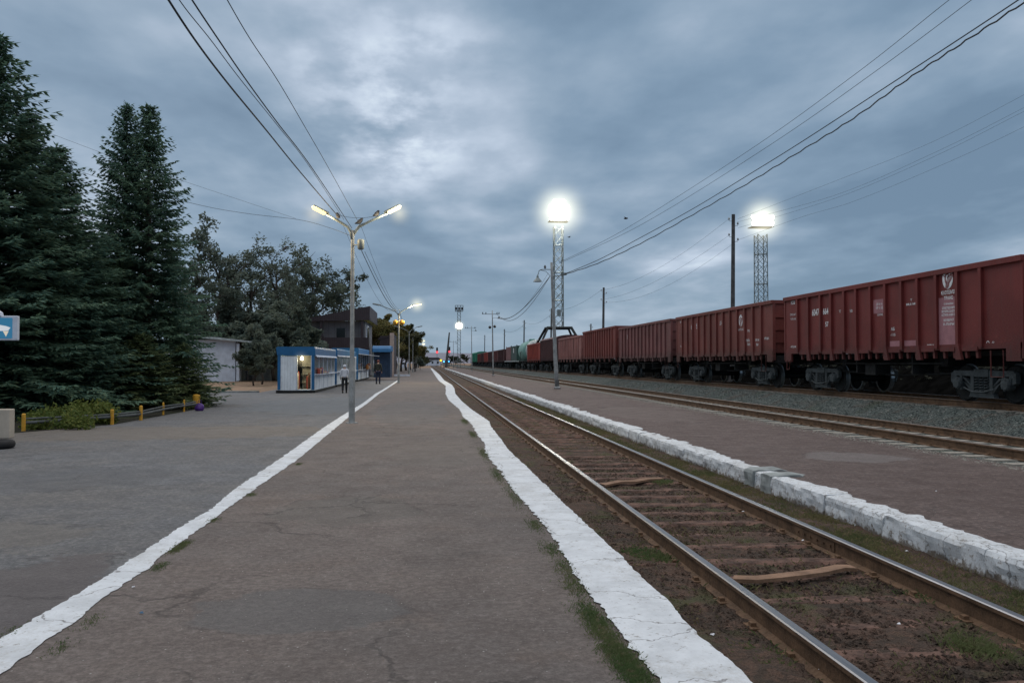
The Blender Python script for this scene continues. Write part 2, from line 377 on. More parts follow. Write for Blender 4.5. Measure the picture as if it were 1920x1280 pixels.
# near platform, road, far platform
def pf(y): return (interp(L_in, y) + interp(L_out, y)) / 2 if y < KEND else -30
mb = MB(); yy = [-40] + frange(0, 60, .4) + frange(61, 160, 1) + frange(165, 250, 5); vs = []; fs = []
xs_ = [0, .25, .5, .75, .9, 1]
for i, y in enumerate(yy):
    a = pf(y) if y < KEND else -1.5; b = far_edge(y) - .02
    vs += [(a + (b - a) * t, y, 0) for t in xs_]
    if i: fs += [((i - 1) * 6 + j, (i - 1) * 6 + j + 1, i * 6 + j + 1, i * 6 + j) for j in range(5)]
mb.add(vs, fs)
struct(mb.build('platform', M_plat, fix=False))
mb = MB(); mb.box(-6.2, 1.0, KEND, 250, -.3, -.003); struct(mb.build('platform_far_end', M_plat))
mb = MB(); vs = []; fs = []
for i, y in enumerate([q for q in yy if q <= KEND]):
    a = pf(y); xl = -60 if y < 47 else -9.3
    vs += [(xl, y, -.035), (a, y, -.006)]
    if i: fs += [((i - 1) * 2, (i - 1) * 2 + 1, i * 2 + 1, i * 2)]
# widen: duplicate row at 47 for the road's far edge
mb.add([(-60, -40, -.035), (-9.3, -40, -.035), (-9.3, 46.6, -.035), (-60, 46.6, -.035)], [(0, 1, 2, 3)])
vs2 = [(-9.3 if k % 2 == 0 else v[0], v[1], v[2]) for k, v in enumerate(vs)]
mb.add(vs2, fs)
struct(mb.build('road', M_road, fix=False))
mb = MB(); mb.box(-9.4, -6.2, KEND, 300, -.2, -.02); struct(mb.build('pavement', M_road))
mb = MB(); mb.box(-60, -9.3, 46.6, 46.85, -.05, .06); struct(mb.build('road_kerb', M_kerbg))
# white painted lines
ribbon('white_kerb_line', lambda y: interp(L_out, y), lambda y: interp(L_in, y), [y for y in yf if y <= KEND], M_white, .006, .035, .035)
ribbon('white_platform_edge', lambda y: interp(R_in, y), far_edge, yf, M_white, .010, .05, .022, -.34)

# track bed with lumps
mb = MB(); xs = [1.10 + i * .0628 for i in range(62)]; yb = frange(1, 20, .07) + frange(20.2, 45, .25)
vs = []; fs = []
for i, y in enumerate(yb):
    for j, x in enumerate(xs):
        e = max(0, (x - 3.14) / 1.7)
        z = -.268 + (.03 * min(1, max(0, (2.36 - x) / .25)) ) * (1 + .6 * n1(x * 2, y * 1.1, 5)) + .022 * n1(x * 2.2, y * 1.6) + .02 * n1(x * 7, y * 7) + .016 * n1(x * 17, y * 17) + .05 * max(0, e - .55) * (1 + n1(y * 1.3, 4))
        vs.append((x, y, z))
    if i: fs += [((i - 1) * 62 + j, (i - 1) * 62 + j + 1, i * 62 + j + 1, i * 62 + j) for j in range(61)]
mb.add(vs, fs); struct(mb.build('track_bed', M_bed, smooth=True, fix=False))
sheet('far_track_bed', [(.95, -.262), (5.0, -.255)], 45, 1500, M_bed)
sheet('near_track_bed', [(1.1, -.262), (4.95, -.262)], -40, 1, M_bed)
# far platform
sheet('far_platform', [(5.02, -.012), (9.3, -.03)], -40, 260, M_plat2)
sheet('ballast', [(9.1, -.045), (9.35, -.02), (11.9, -.015), (12.7, .03), (13.5, .36), (13.75, .41), (16.5, .41), (17.0, .36), (18.6, -.02), (19, -.065)], -40, 1400, M_ball)

# ------------------------------------------------------------------ tracks
def rail_pts(): return [(-.066, 0), (.066, 0), (.066, .012), (.012, .03), (.012, .135), (.036, .145), (.036, .172), (.028, .18), (-.028, .18), (-.036, .172), (-.036, .145), (-.012, .135), (-.012, .03), (-.066, .012)]
def make_rail(x, zt, y0, y1, parent, sc=1.0, topm=None):
    mb = MB(); P = [(x + a, zt - .18 * sc + b * sc) for a, b in rail_pts()]; n = len(P)
    ys_ = frange(y0, 40, 2) + frange(45, y1, 40); vs = []
    for y in ys_: vs += [(a + .003 * n1(y * .2, x), y, b) for a, b in P]
    for i in range(len(ys_) - 1):
        for j in range(n):
            k = (j + 1) % n; mb.cm = 1 if j in (7,8) else 0
            b0 = i * n
            mb.f.append((b0 + j, b0 + k, b0 + n + k, b0 + n + j)); mb.mi.append(mb.cm)
    mb.v = vs
    return mb.build('rail', [M_rust, topm or M_rtop], parent)
def sleeper_mesh(kind, seed, L=2.7):
    rnd = random.Random(seed); mb = MB()
    if kind == 'wood':
        ny, nx = 5, 22; vs = []
        w = .125
        for i in range(nx + 1):
            x = -L / 2 + L * i / nx
            for j in range(ny + 1):
                y = -w + 2 * w * j / ny
                zz = .0 + .012 * n1(x * 3 + seed * 9, y * 20) - (.03 if j in (0, ny) else 0) + .006 * n1(x * 22, y * 30 + seed)
                vs.append((x, y + .015 * n1(x * 2 + seed * 5, 3), zz))
        fs = [(i * (ny + 1) + j, (i + 1) * (ny + 1) + j, (i + 1) * (ny + 1) + j + 1, i * (ny + 1) + j + 1) for i in range(nx) for j in range(ny)]
        mb.add(vs, fs); mb.box(-L / 2 + .01, L / 2 - .01, -w + .01, w - .01, -.12, -.034)
        return mb.mesh('sleeper', M_sleep)
    mb.prism([(-.145, -.15), (.145, -.15), (.12, 0), (-.12, 0)], -L / 2, L / 2, 'x')
    return mb.mesh('sleeper', M_csleep)
def track(name, cx, zt, kind, pitch, y0, y1, label, seed, conly=False):
    root = thing(name, label, 'railway track', (cx, 0, 0))
    for s_ in (-.795, .795): make_rail(s_, zt, y0, y1, root, 1.0, None if cx < 5 else M_rdull)
    rnd = random.Random(seed); meshes = [sleeper_mesh(kind, k) for k in range(5 if kind == 'wood' else 1)]
    y = max(y0, 3.2 if cx < 5 else (9 if cx < 12 else 12)); k = 0; stuff = MB()
    while y < y1 * .6:
        yy_ = y + rnd.uniform(-.04, .04)
        if k < 100:
            o = link('sleeper', meshes[k % len(meshes)], root, (rnd.uniform(-.04, .04), yy_, zt - .178 + rnd.uniform(-.006, .01) + (.013 + rnd.uniform(-.010, .008) if kind == 'wood' else 0)))
            o.rotation_euler = (0, rnd.uniform(-.004, .004), rnd.uniform(-.03, .03) if kind == 'wood' else rnd.uniform(-.01, .01))
        else:
            stuff.box(-1.35, 1.35, yy_ - .12, yy_ + .12, zt - .3, zt - .178)
        k += 1; y += pitch
    o = stuff.build('sleeper', M_sleep if kind == 'wood' else M_csleep, root); o['kind'] = 'stuff'
    fb = MB(); fb.box(-.11, .11, -.075, .075, -.178, -.160)
    for q in (-1, 1): fb.box(q * .07 - .02, q * .07 + .02, -.025, .025, -.162, -.135)
    fm = fb.mesh('rail_clip', M_rust); y = max(y0, 3.2 if cx < 5 else 9)
    for n in range(48 if cx < 12 else 20):
        for s_ in (-.795, .795): link('rail_clip', fm, root, (s_, y, zt))
        y += pitch
    return root
t1 = track('railway_track', 3.14, -.09, 'wood', .62, -20, 1400, 'nearest railway track with polished rails on buried timber sleepers beside the white platform edge', 1)
t2 = track('railway_track', 10.53, .17, 'concrete', .56, -20, 1400, 'middle railway track on concrete sleepers between the far platform and the gravel bank', 2)
t3 = track('railway_track', 15.1, .60, 'concrete', .56, -20, 1400, 'raised railway track under the standing freight train', 3)
# rail joint plates on the far rail of track 1
pj = gp(1610, 1000, -.15)
jb = MB()
for s_ in (-1, 1): jb.box(.795 + s_ * .014 - .008, .795 + s_ * .014 + .008, pj.y - .42, pj.y + .42, -.235, -.135)
for k in range(6): jb.path([(.76, pj.y - .35 + k * .14, -.185), (.83, pj.y - .35 + k * .14, -.185)], .014, 6)
jb.build('joint_plate', M_rust, t1)
# cables lying across between rails
def lying(name, label, pts, r, mat, cat):
    mb = MB(); mb.path(pts, r, 6); tag(mb.build(name, mat, smooth=True), label, cat)
pc0, pc1 = gp(1290, 1072, -.2), gp(1600, 1068, -.2)
def strap(name, label, uv, z, w=.045):
    pts = [gp(u, v, z) for u, v in uv]; mb = MB(); vs = []
    for i, p in enumerate(pts):
        t = (pts[min(i + 1, len(pts) - 1)] - pts[max(i - 1, 0)]).normalized(); s_ = Vector((-t.y, t.x, 0)) * w
        zz = z + .025 * math.sin(math.pi * i / (len(pts) - 1)) 
        vs += [(p.x - s_.x, p.y - s_.y, zz), (p.x + s_.x, p.y + s_.y, zz + .008), (p.x - s_.x, p.y - s_.y, zz - .03), (p.x + s_.x, p.y + s_.y, zz - .03)]
    fs = []
    for i in range(len(pts) - 1):
        a = i * 4; fs += [(a, a + 1, a + 5, a + 4), (a + 1, a + 3, a + 7, a + 5), (a + 2, a, a + 4, a + 6)]
    mb.add(vs, fs); tag(mb.build(name, paint('pale_timber', (.19, .115, .075), .9, .3, 6, bump=.5), smooth=False), label, 'board')
strap('board', 'warped pale timber board lying between the rails nearest the viewer', [(1375, 1082), (1420, 1086), (1460, 1084), (1500, 1080), (1540, 1074), (1575, 1064), (1600, 1062)], -.205, .05)
strap('board', 'warped timber board between the rails, further away than the large curved one', [(1130, 908), (1160, 904), (1190, 904), (1215, 899), (1240, 896)], -.215, .06)

# ------------------------------------------------------------------ far platform kerb
kroot = thing('kerb', 'broken whitewashed kerb of uneven blocks along the far platform edge', 'kerb', (4.8, 0, 0))
rnd = random.Random(5); y = 4.0; cnt = 0
def kerb_block(y0, y1, mat, dx=0, dz=0, seed=0, w=.36):
    ny = max(3, int((y1 - y0) / .06)); nz, nt = 5, 5
    if y0 > 40: ny = 3
    prof0 = [(-.0, -.30 + i * .3 / nz) for i in range(nz + 1)] + [((i + 1) * w / nt, 0) for i in range(nt)]
    mb = MB(); vs = []
    K = len(prof0) + 1
    for i in range(ny + 1):
        y = y0 + (y1 - y0) * i / ny
        for j, (a, b) in enumerate(prof0):
            q = .028 * n1(y * 2.5 + seed, b * 6 + a * 6) + .016 * n1(y * 9, b * 14 + a * 14, seed)
            if b < 0: x_, z_ = a + q + dx - (.0 if b > -.25 else .0), b + dz
            else: x_, z_ = a + dx, b + q * .5 + dz
            if j == nz: x_ += .015; z_ -= .018
            if j == len(prof0) - 1: x_ = w + .16 * n1(y * 1.3, seed) + .10 * n1(y * 5, 3) + .03 * n1(y * 25, 3); z_ = -.008
            if i in (0, ny): z_ -= .006
            vs.append((x_, y, z_))
        vs.append((w + .05, y, -.3))
    fs = [(i * K + j, i * K + j + 1, (i + 1) * K + j + 1, (i + 1) * K + j) for i in range(ny) for j in range(K - 1)]
    fs += [tuple(range(K))[::-1], tuple(ny * K + j for j in range(K))]
    mb.add(vs, fs); return mb.build('kerb_block', mat, kroot, fix=False)
kg = [gp(1375, 880).y, gp(1432, 890).y]
while y < 250 and cnt < 98:
    L = rnd.uniform(.9, 2.4) * (1 if y < 50 else 2.2)
    y2 = y + L
    hit = False
    for yk in kg:
        if y < yk + .17 and y2 > yk - .17:
            if y > yk - .18: y = yk + .19; hit = True; break
            y2 = yk - .17
    if hit: continue
    kerb_block(y, y2 - rnd.uniform(.002, .009), M_kerb, rnd.uniform(-.008, .008), rnd.uniform(-.008, .006), rnd.random() * 50, rnd.uniform(.28, .42))
    y = y2; cnt += 1
for yk in kg:
    o = kerb_block(yk - .17, yk + .17, M_kerbg, -.02, .022, 3, .55); o['label'] = 'bare grey concrete kerb block'

# ------------------------------------------------------------------ vegetation
def leafmat(name, c1, c2, c3=None):
    g = G(name); w = g.wpos(); n = g.noise(.9, 4, .6, w); m = g.noise(14, 2, .6, w)
    c = g.mix(g.mr(n, .35, .65), c1, c2); 
    c = g.mix(g.mr(m, .5, .7, 0, .8), c, c3 or tuple(x * 1.7 for x in c2))
    b = g.n('ShaderNodeBsdfPrincipled'); g.put(b.inputs['Base Color'], c); b.inputs['Roughness'].default_value = .75; b.inputs['Specular IOR Level'].default_value = .2
    t = g.n('ShaderNodeBsdfTranslucent'); g.put(t.inputs[0], c); mx = g.n('ShaderNodeMixShader'); mx.inputs[0].default_value = .35
    g.nt.links.new(b.outputs[0], mx.inputs[1]); g.nt.links.new(t.outputs[0], mx.inputs[2])
    o = g.n('ShaderNodeOutputMaterial'); g.nt.links.new(mx.outputs[0], o.inputs[0]); return g.m
M_spruce = leafmat('spruce_needles', (.070, .145, .120), (.105, .18, .125), (.19, .22, .11))
M_leaf = leafmat('tree_leaves', (.075, .110, .098), (.10, .125, .092), (.15, .13, .09))
M_leafy = leafmat('autumn_leaves', (.075, .085, .03), (.12, .10, .032), (.17, .12, .04))
M_bush = leafmat('bush_leaves', (.05, .085, .02), (.10, .13, .03), (.20, .19, .05))
M_grass = leafmat('grass_blades', (.075, .12, .045), (.12, .14, .06), (.19, .17, .10))
M_dry = leafmat('dry_grass', (.15, .135, .065), (.10, .115, .05), (.26, .21, .12))
M_bark = paint('bark', (.055, .045, .038), .95, .4, 6, bump=.8)

def spruce_mesh(h, r, seed, base=.35):
    rnd = random.Random(seed); V = []; Fc = []
    TV = MB(); TV.path([(0, 0, 0), (.03, 0, h * .5), (0, 0, h * .97)], [.02 * h, .011 * h, .01], 8)
    z = base
    while z < h * .985:
        t = z / h; rad = r * ((1 - t) ** .72) * (.88 + .24 * rnd.random()) + .09
        nb = int(7 + 9 * (1 - t)); a0 = rnd.random() * 6.28
        for k in range(nb):
            a = a0 + k * 6.283 / nb + rnd.uniform(-.25, .25); L = rad * rnd.choice((rnd.uniform(.55, .9), rnd.uniform(.8, 1.22)))
            ca, sa = math.cos(a), math.sin(a); up = .42 * t - .12 + rnd.uniform(-.1, .1); droop = (.30 + rnd.uniform(-.08, .1)) * (1 - t * .7)
            ns = max(4, int(L / .15))
            for i in range(ns + 1):
                q = (i + .4) / (ns + .6); rr = L * q
                pz = z + rr * up - droop * L * (q ** 1.5) + .16 * L * q ** 4
                P = Vector((ca * rr, sa * rr, pz))
                tw = (.10 + .40 * (1 - abs(q - .35)) * min(1, L / 1.6)) * rnd.uniform(.7, 1.2)
                if q < .3 and L > 1: continue
                for sgn in (-1, 1):
                    for m_ in range(3):
                        an = a + sgn * rnd.uniform(.35, 1.15); l2 = tw * rnd.uniform(.6, 1.1); w = .03 + .018 * rnd.random()
                        dx, dy = math.cos(an), math.sin(an); dz = rnd.uniform(-.55, .12)
                        E = P + Vector((dx, dy, dz)) * l2; Mi = (P + E) / 2
                        sd_ = Vector((-dy, dx, rnd.uniform(-.9, .9))).normalized() * w
                        b = len(V); V += [P, Mi + sd_, E, Mi - sd_]; Fc.append((b, b + 1, b + 2, b + 3))
            E = Vector((ca * L, sa * L, z + L * up - droop * L + .16 * L))
            b = len(V); D = Vector((ca, sa, .35)) * .16; W = Vector((-sa, ca, 0)) * .035
            V += [E - D, E + W, E + D, E - W]; Fc.append((b, b + 1, b + 2, b + 3))
        z += (.12 + .08 * rnd.random()) * (1 if t < .8 else .85)
    # leader shoots
    for k in range(14):
        zz = h * (.95 + .05 * k / 14); a = rnd.random() * 6.28; l2 = .16 + .2 * (1 - k / 14)
        P = Vector((0, 0, zz)); E = P + Vector((math.cos(a) * l2, math.sin(a) * l2, .2)); W = Vector((-math.sin(a), math.cos(a), 0)) * .025
        b = len(V); V += [P, (P + E) / 2 + W, E, (P + E) / 2 - W]; Fc.append((b, b + 1, b + 2, b + 3))
    CB = MB(); CB.add(V, Fc)
    return TV.mesh('trunk', M_bark, True), CB.mesh('crown', M_spruce)
def crown_leaves(cl, rnd, n, size, V, Fc):
    for (c, rr) in cl:
        for _ in range(n):
            dv = Vector((rnd.gauss(0, 1), rnd.gauss(0, 1), rnd.gauss(0, .8))); dv = dv.normalized() * rr * rnd.random() ** .45
            P = c + dv; a = Vector((rnd.gauss(0, 1), rnd.gauss(0, 1), rnd.gauss(0, 1))).normalized(); b_ = a.orthogonal().normalized()
            s_ = size * rnd.uniform(.6, 1.3); b = len(V)
            V += [P - a * s_, P + b_ * s_ * .55, P + a * s_, P - b_ * s_ * .55]; Fc.append((b, b + 1, b + 2, b + 3))
def decid_mesh(h, spread, seed, leaves=60, lsize=.14, mat=None, nmain=7, bare=0.0):
    rnd = random.Random(seed); TV = MB(); cl = []
    tr = [Vector((0, 0, 0))]; 
    for i in range(1, 6): tr.append(Vector((rnd.uniform(-.2, .2), rnd.uniform(-.2, .2), h * .75 * i / 5)))
    TV.path(tr, [.022 * h * (1 - i / 6.5) for i in range(6)], 7)
    def limb(P, D, L, r, dep):
        pts = [P]; dd = D.copy()
        for i in range(3):
            dd = (dd + Vector((rnd.uniform(-.22, .22), rnd.uniform(-.22, .22), rnd.uniform(-.05, .22)))).normalized(); pts.append(pts[-1] + dd * L / 3)
        TV.path(pts, [r, r * .75, r * .5, r * .3], 5, False)
        if dep == 0:
            if rnd.random() >= bare: cl.append((pts[-1], L * rnd.uniform(.4, .62)))
            return
        if rnd.random() >= bare and dep < 2: cl.append((pts[2], L * .34))
        for k in range(3):
            q = pts[1 + min(2, k)]; nd = (dd + Vector((rnd.gauss(0, .75), rnd.gauss(0, .75), rnd.gauss(.1, .45)))).normalized()
            limb(q, nd, L * rnd.uniform(.55, .72), r * .5, dep - 1)
    for k in range(nmain):
        t = .28 + .7 * k / nmain; i = t * 5 * .999; P = tr[int(i)].lerp(tr[min(5, int(i) + 1)], i - int(i)); a = k * 2.4 + rnd.random()
        e = .35 + 1.1 * t * rnd.uniform(.6, 1.1)
        limb(P, Vector((math.cos(a), math.sin(a), e)).normalized(), spread * (1.1 - .45 * t) * rnd.uniform(.8, 1.1), .009 * h, 2)
    V = []; Fc = []; crown_leaves(cl, rnd, leaves, lsize, V, Fc)
    CB = MB(); CB.add(V, Fc); return TV.mesh('trunk', M_bark, True), CB.mesh('crown', mat or M_leaf)
def plant_tree(name, label, meshes, loc, sc=(1, 1, 1), rz=0, group=None, cat='tree'):
    t = thing(name, label, cat, loc, group, rz); t.scale = sc
    link('trunk', meshes[0], t); link('crown', meshes[1], t); return t
sp = [spruce_mesh(12, 3.1, 11), spruce_mesh(12, 3.3, 12)]
def spruce(label, u, v, Y, wid, k, rz, group='tall spruces at the left of the station square'):
    top = aty(u, v, Y); hh = top.z + .1
    return plant_tree('spruce_tree', label, sp[k], (top.x, Y, -.08), (wid / 3.1, wid / 3.1, hh / 12), rz, group)
spruce('large dark spruce with a twin pointed tip, standing apart to the right of the others', 280, 196, 33, 2.85, 0, .3)
spruce('slimmer spruce stem fused into the left side of the large twin tipped spruce', 238, 195, 33.4, 2.5, 1, 2.2)
spruce('tallest spruce, cut off by the left edge of the photo', -12, 62, 27, 3.9, 1, 1)
spruce('medium spruce just right of the tallest one', 54, 212, 28.5, 3.1, 0, 2)
spruce('shorter spruce with a slanting right flank, left neighbour of the twin tipped spruce', 106, 274, 29.5, 3.3, 1, 3.3)
spruce('spruce half hidden behind its neighbours at the far left', -110, 170, 31, 3.4, 0, 4.1)
sy = spruce_mesh(5, 2.2, 15, .1); sy[1].materials.clear(); sy[1].materials.append(leafmat('young_spruce_needles', (.085, .13, .065), (.12, .16, .075), (.22, .22, .09)))
for lab_, u_, v_, Y_, w_ in (('young yellow green spruce under the right flank of the twin tipped one', 345, 640, 31.5, .62), ('young yellow green spruce in front of the trunk of the twin tipped one', 268, 622, 30.4, .85)):
    q_ = aty(u_, v_, Y_); plant_tree('spruce_tree', lab_, sy, (q_.x, Y_, -.08), (w_, w_, q_.z / 5), u_, 'tall spruces at the left of the station square')
spruce('low young spruce filling the gap under the slanting flank', 150, 430, 31.0, 2.2, 0, 5)
dm = [decid_mesh(12, 3.6, 21, 62, .15), decid_mesh(12, 3.9, 22, 58, .15), decid_mesh(12, 3.4, 23, 62, .15, None, 8), decid_mesh(12, 3.2, 24, 45, .14, None, 8, .6)]
dy = [decid_mesh(9, 3.4, 31, 120, .17, M_leafy), decid_mesh(9, 3.2, 32, 120, .17, leafmat('green_brown_leaves', (.04, .055, .028), (.06, .06, .03), (.09, .085, .04)))]
for lab, u, v, Y, k, w, rz in [
    ('broad leafy tree directly right of the big spruces', 412, 432, 90, 0, 1.0, 0), ('bushy tree with a rounded top behind the white house', 470, 448, 94, 1, .95, 1),
    ('thin tree with bare twigs at its top behind the small white house', 520, 440, 98, 3, .95, 2), ('leafy tree left of the dark two storey building', 585, 480, 120, 2, 1.05, 3),
    ('tree touching the street lamp post, just above the dark building', 628, 482, 124, 1, 1.0, 4.2), ('tree between the bare topped tree and the dark building', 550, 520, 116, 0, .9, 5),
    ('lower tree in front of the bushy one, above the white house roof', 430, 540, 92, 2, .85, 1.2), ('dark low tree above the blue kiosk roof', 500, 560, 90, 1, .8, 2.9),
    ('tree hidden mostly behind the large twin tipped spruce', 350, 470, 84, 2, 1.1, 3.9), ('tree behind the leftmost spruces', 150, 480, 62, 0, 1.1, .4), ('tree at the far left behind the tallest spruce', 20, 470, 60, 1, 1.1, .9),
    ('small tree crowded against the left wall of the dark building', 562, 590, 115, 2, .7, 5.5)]:
    top = aty(u, v, Y); hh = top.z + .1
    plant_tree('broadleaf_tree', lab, dm[k], (top.x, Y, -.1), (w * hh / 12, w * hh / 12, hh / 12), rz, 'leafy trees behind the square')
fb_ = decid_mesh(5, 2.2, 41, 160, .13, None, 8)
for lab, u, v, Y, w in [('dark shrub in front of the small white house', 492, 636, 66, .8), ('low dark shrub against the porch of the white house', 476, 662, 62, .7), ('large shrub behind the blue kiosk roof', 545, 610, 72, 1.6), ('shrub behind the roof of the kiosk, left of the dark building', 515, 600, 78, 1.8), ('shrub behind the spruces, left of the white house', 370, 600, 84, 1.7), ('broad shrub filling the gap under the trees behind the white house', 430, 605, 90, 2.0), ('broad shrub under the bushy tree, right of the white house roof', 500, 600, 92, 2.2)]:
    top = aty(u, v, Y); hh = top.z + .1
    plant_tree('shrub', lab, fb_, (top.x, Y, -.1), (w * .9, w * .9, hh / 5), u, 'shrubs around the white house', 'shrub')
rnd = random.Random(9)
for i, (u, v, Y) in enumerate([(706, 592, 125), (722, 600, 132), (738, 606, 142), (752, 612, 155), (762, 622, 172), (770, 632, 190), (776, 642, 215), (781, 650, 245), (785, 656, 285), (788, 661, 330), (700, 600, 150), (716, 610, 165), (742, 618, 185)]):
    top = aty(u, v, Y); hh = top.z + .1
    ords = ['first', 'second', 'third', 'fourth', 'fifth', 'sixth', 'seventh', 'eighth', 'ninth', 'tenth']
    lab = (f'{ords[i]} tree from the dark building in the brownish green row running beside the platform' if i < 10 else ['brownish tree standing behind the dark blue kiosk in the second row', 'second row tree behind the first lamps of the platform', 'last tree of the second row behind the receding lamp posts'][i - 10])
    plant_tree('broadleaf_tree', lab, dy[i % 2], (top.x, Y, -.1), (hh / 9 * 1.05, hh / 9 * 1.4, hh / 9), i * 1.3, 'trees in a row beside the platform')
# low bushes in the planted bed
def bush(label, u, v, Y, w, hgt, seed):
    rnd = random.Random(seed); V = []; Fc = []; cl = []
    for k in range(14): cl.append((Vector((rnd.uniform(-w, w), rnd.uniform(-.4, .4), rnd.uniform(.1, hgt))), .26))
    crown_leaves(cl, rnd, 150, .045, V, Fc); mb = MB(); mb.add(V, Fc)
    for c, _ in cl: mb.path([(c.x * .3, c.y * .3, 0), tuple(c)], .01, 4)
    p = gp(u, v); tag(mb.build('bush', M_bush, loc=(p.x, Y, -.05)), label, 'bush', 'low bushes behind the rail')
bush('yellowish low bush behind the left end of the low rail', 88, 805, 21.6, .9, .30, 1)
bush('bright green rounded bush in the middle of the flower bed', 150, 792, 22.9, .8, .46, 2)
bush('green bush at the right end of the flower bed, nearest the yellow post', 196, 786, 23.6, .5, .45, 3)
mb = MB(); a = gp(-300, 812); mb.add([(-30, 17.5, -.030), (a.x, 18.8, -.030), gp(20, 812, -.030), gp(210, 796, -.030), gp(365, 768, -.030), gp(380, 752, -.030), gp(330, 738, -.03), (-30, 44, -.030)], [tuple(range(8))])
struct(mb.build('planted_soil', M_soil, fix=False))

# grass (uncountable)
def grass(name, label, spots, mat, hgt, seed, z0, dens=1, w=.0035):
    rnd = random.Random(seed); V = []; Fc = []
    for (x, y, rx, ry, n) in spots:
        for _ in range(int(n * dens)):
            px = x + rnd.gauss(0, rx); py = y + rnd.gauss(0, ry); z = z0(px, py) if callable(z0) else z0
            if z is None: continue
            hh = hgt * rnd.uniform(.3, 1.2); a = rnd.random() * 6.28; l = hh * rnd.uniform(.2, 1.3)
            dx, dy_ = math.cos(a), math.sin(a); b = len(V)
            V += [(px - dy_ * w, py + dx * w, z), (px + dy_ * w, py - dx * w, z), (px + dx * l * .5, py + dy_ * l * .5, z + hh * .75), (px + dx * l, py + dy_ * l, z + hh * .9)]
            Fc += [(b, b + 1, b + 2), (b + 2, b + 1, b + 3)]
    mb = MB(); mb.add(V, Fc); o = mb.build(name, mat, fix=False); tag(o, label, 'grass', kind='stuff'); return o
sp_ = []
for u, v, n in [(1120, 1180, 700), (1150, 1225, 900), (1100, 1150, 500), (1175, 1250, 800), (1000, 985, 260), (1030, 1030, 260), (960, 930, 350), (930, 890, 450), (905, 850, 500), (885, 815, 500), (870, 790, 500), (1190, 1275, 600), (1075, 1100, 350), (1055, 1065, 250)]:
    p = gp(u, v); sp_.append((p.x + .02, p.y, .045, .16 if v > 950 else .5, n * 2))
def plz(x, y): return .001 if x < interp(R_in, y) + .03 else None
grass('moss_and_grass', 'short green grass creeping along the inner side of the white platform edge', sp_, M_grass, .020, 3, plz, .8, .0028)
sp_ = []
for u, v, n in [(110, 1215, 60), (170, 1165, 60), (300, 1062, 150), (330, 1030, 250), (345, 1020, 250), (400, 975, 120), (470, 928, 120), (20, 1185, 60), (560, 870, 100)]:
    p = gp(u, v); sp_.append((p.x, p.y, .03, .08, n))
grass('grass_by_kerb_line', 'tiny grass tufts along the left white line', sp_, M_grass, .015, 4, .001, 2, .0028)
bz = lambda x, y: -.265 if interp(R_out, y) + .03 < x < 4.78 else None
rnd = random.Random(8); sp_ = []
for _ in range(420):
    y = 3 + rnd.random() ** 1.6 * 40; x = rnd.choice([rnd.uniform(4.1, 4.8), rnd.uniform(4.1, 4.8), rnd.uniform(4.1, 4.8), rnd.uniform(1.7, 2.2), rnd.uniform(2.5, 3.8)])
    sp_.append((x, y, .10, .16 + y * .01, 190 if x > 4 else 36))
grass('dry_grass_in_track_bed', 'dry grass and weeds along the foot of the far kerb and between the rails', sp_, M_dry, .045, 6, bz, 1.3, .0028)
sp_ = [(p.x, p.y, .09, .10, n) for p, n in ((gp(1230, 1050, -.26), 900), (gp(1200, 1040, -.26), 700), (gp(1830, 1215, -.26), 700), (gp(1750, 1120, -.26), 300), (gp(1430, 1235, -.26), 500), (gp(1240, 905, -.26), 600))]
grass('green_weeds_in_track_bed', 'fresh green weed patches in the soil of the nearest track', sp_, M_grass, .05, 7, bz, 1, .003)
# loose stones / clods
def stones(name, label, rect, n, s0, s1, zf, mat, seed, power=1.0):
    rnd = random.Random(seed); V = []; Fc = []; x0, x1, y0, y1 = rect
    for _ in range(n):
        x = rnd.uniform(x0, x1); y = y0 + (y1 - y0) * rnd.random() ** power; s_ = rnd.uniform(s0, s1); z = zf(x, y)
        b = len(V); a = rnd.random() * 6.28
        for dx, dy_, dz in ((1, 0, 0), (-.3, .9, 0), (-.8, -.6, .1), (0, 0, .9), (.4, .5, .6)):
            V.append((x + (dx * math.cos(a) - dy_ * math.sin(a)) * s_ * rnd.uniform(.7, 1.2), y + (dx * math.sin(a) + dy_ * math.cos(a)) * s_ * rnd.uniform(.7, 1.2), z + dz * s_ * rnd.uniform(.6, 1)))
        Fc += [(b, b + 1, b + 4), (b, b + 4, b + 3), (b + 1, b + 2, b + 3), (b + 1, b + 3, b + 4), (b + 2, b, b + 3)]
    mb = MB(); mb.add(V, Fc); tag(mb.build(name, mat, fix=False), label, 'stones', kind='stuff')
def bz3(x, y):
    return interp([(9.1, -.045), (9.35, -.02), (11.9, -.015), (12.7, .03), (13.5, .36), (13.75, .41), (16.5, .41)], x) - .01
stones('ballast_stones', 'loose grey green crushed stone on the bank below the train', (11.4, 13.9, 12, 60), 30000, .018, .045, bz3, M_ball, 1, 1.5)
stones('clods', 'brown clods and stones between the rails of the nearest track', (2.4, 3.9, 3, 16), 11000, .006, .030, lambda x, y: -.268, M_bed, 2, 1.4)
stones('clods_beside_rail', 'small stones and soil crumbs beside the near rail', (1.62, 2.28, 3, 14), 5000, .005, .018, lambda x, y: -.262 + .03 * min(1, max(0, (2.36 - x) / .25)) - .006, M_bed, 3, 1.4)
stones('platform_grit', 'small pale grit scattered on the platform asphalt', (-1.6, 1.1, 3.2, 14), 700, .0025, .008, lambda x, y: .0, paint('grit', (.28, .26, .24), .9, .4, 20), 4, 1.5)
stones('pebbles_by_middle_track', 'pebbles between the far platform and the middle track', (8.9, 9.7, 9, 40), 4000, .012, .03, lambda x, y: -.03, M_csleep, 5, 1.4)

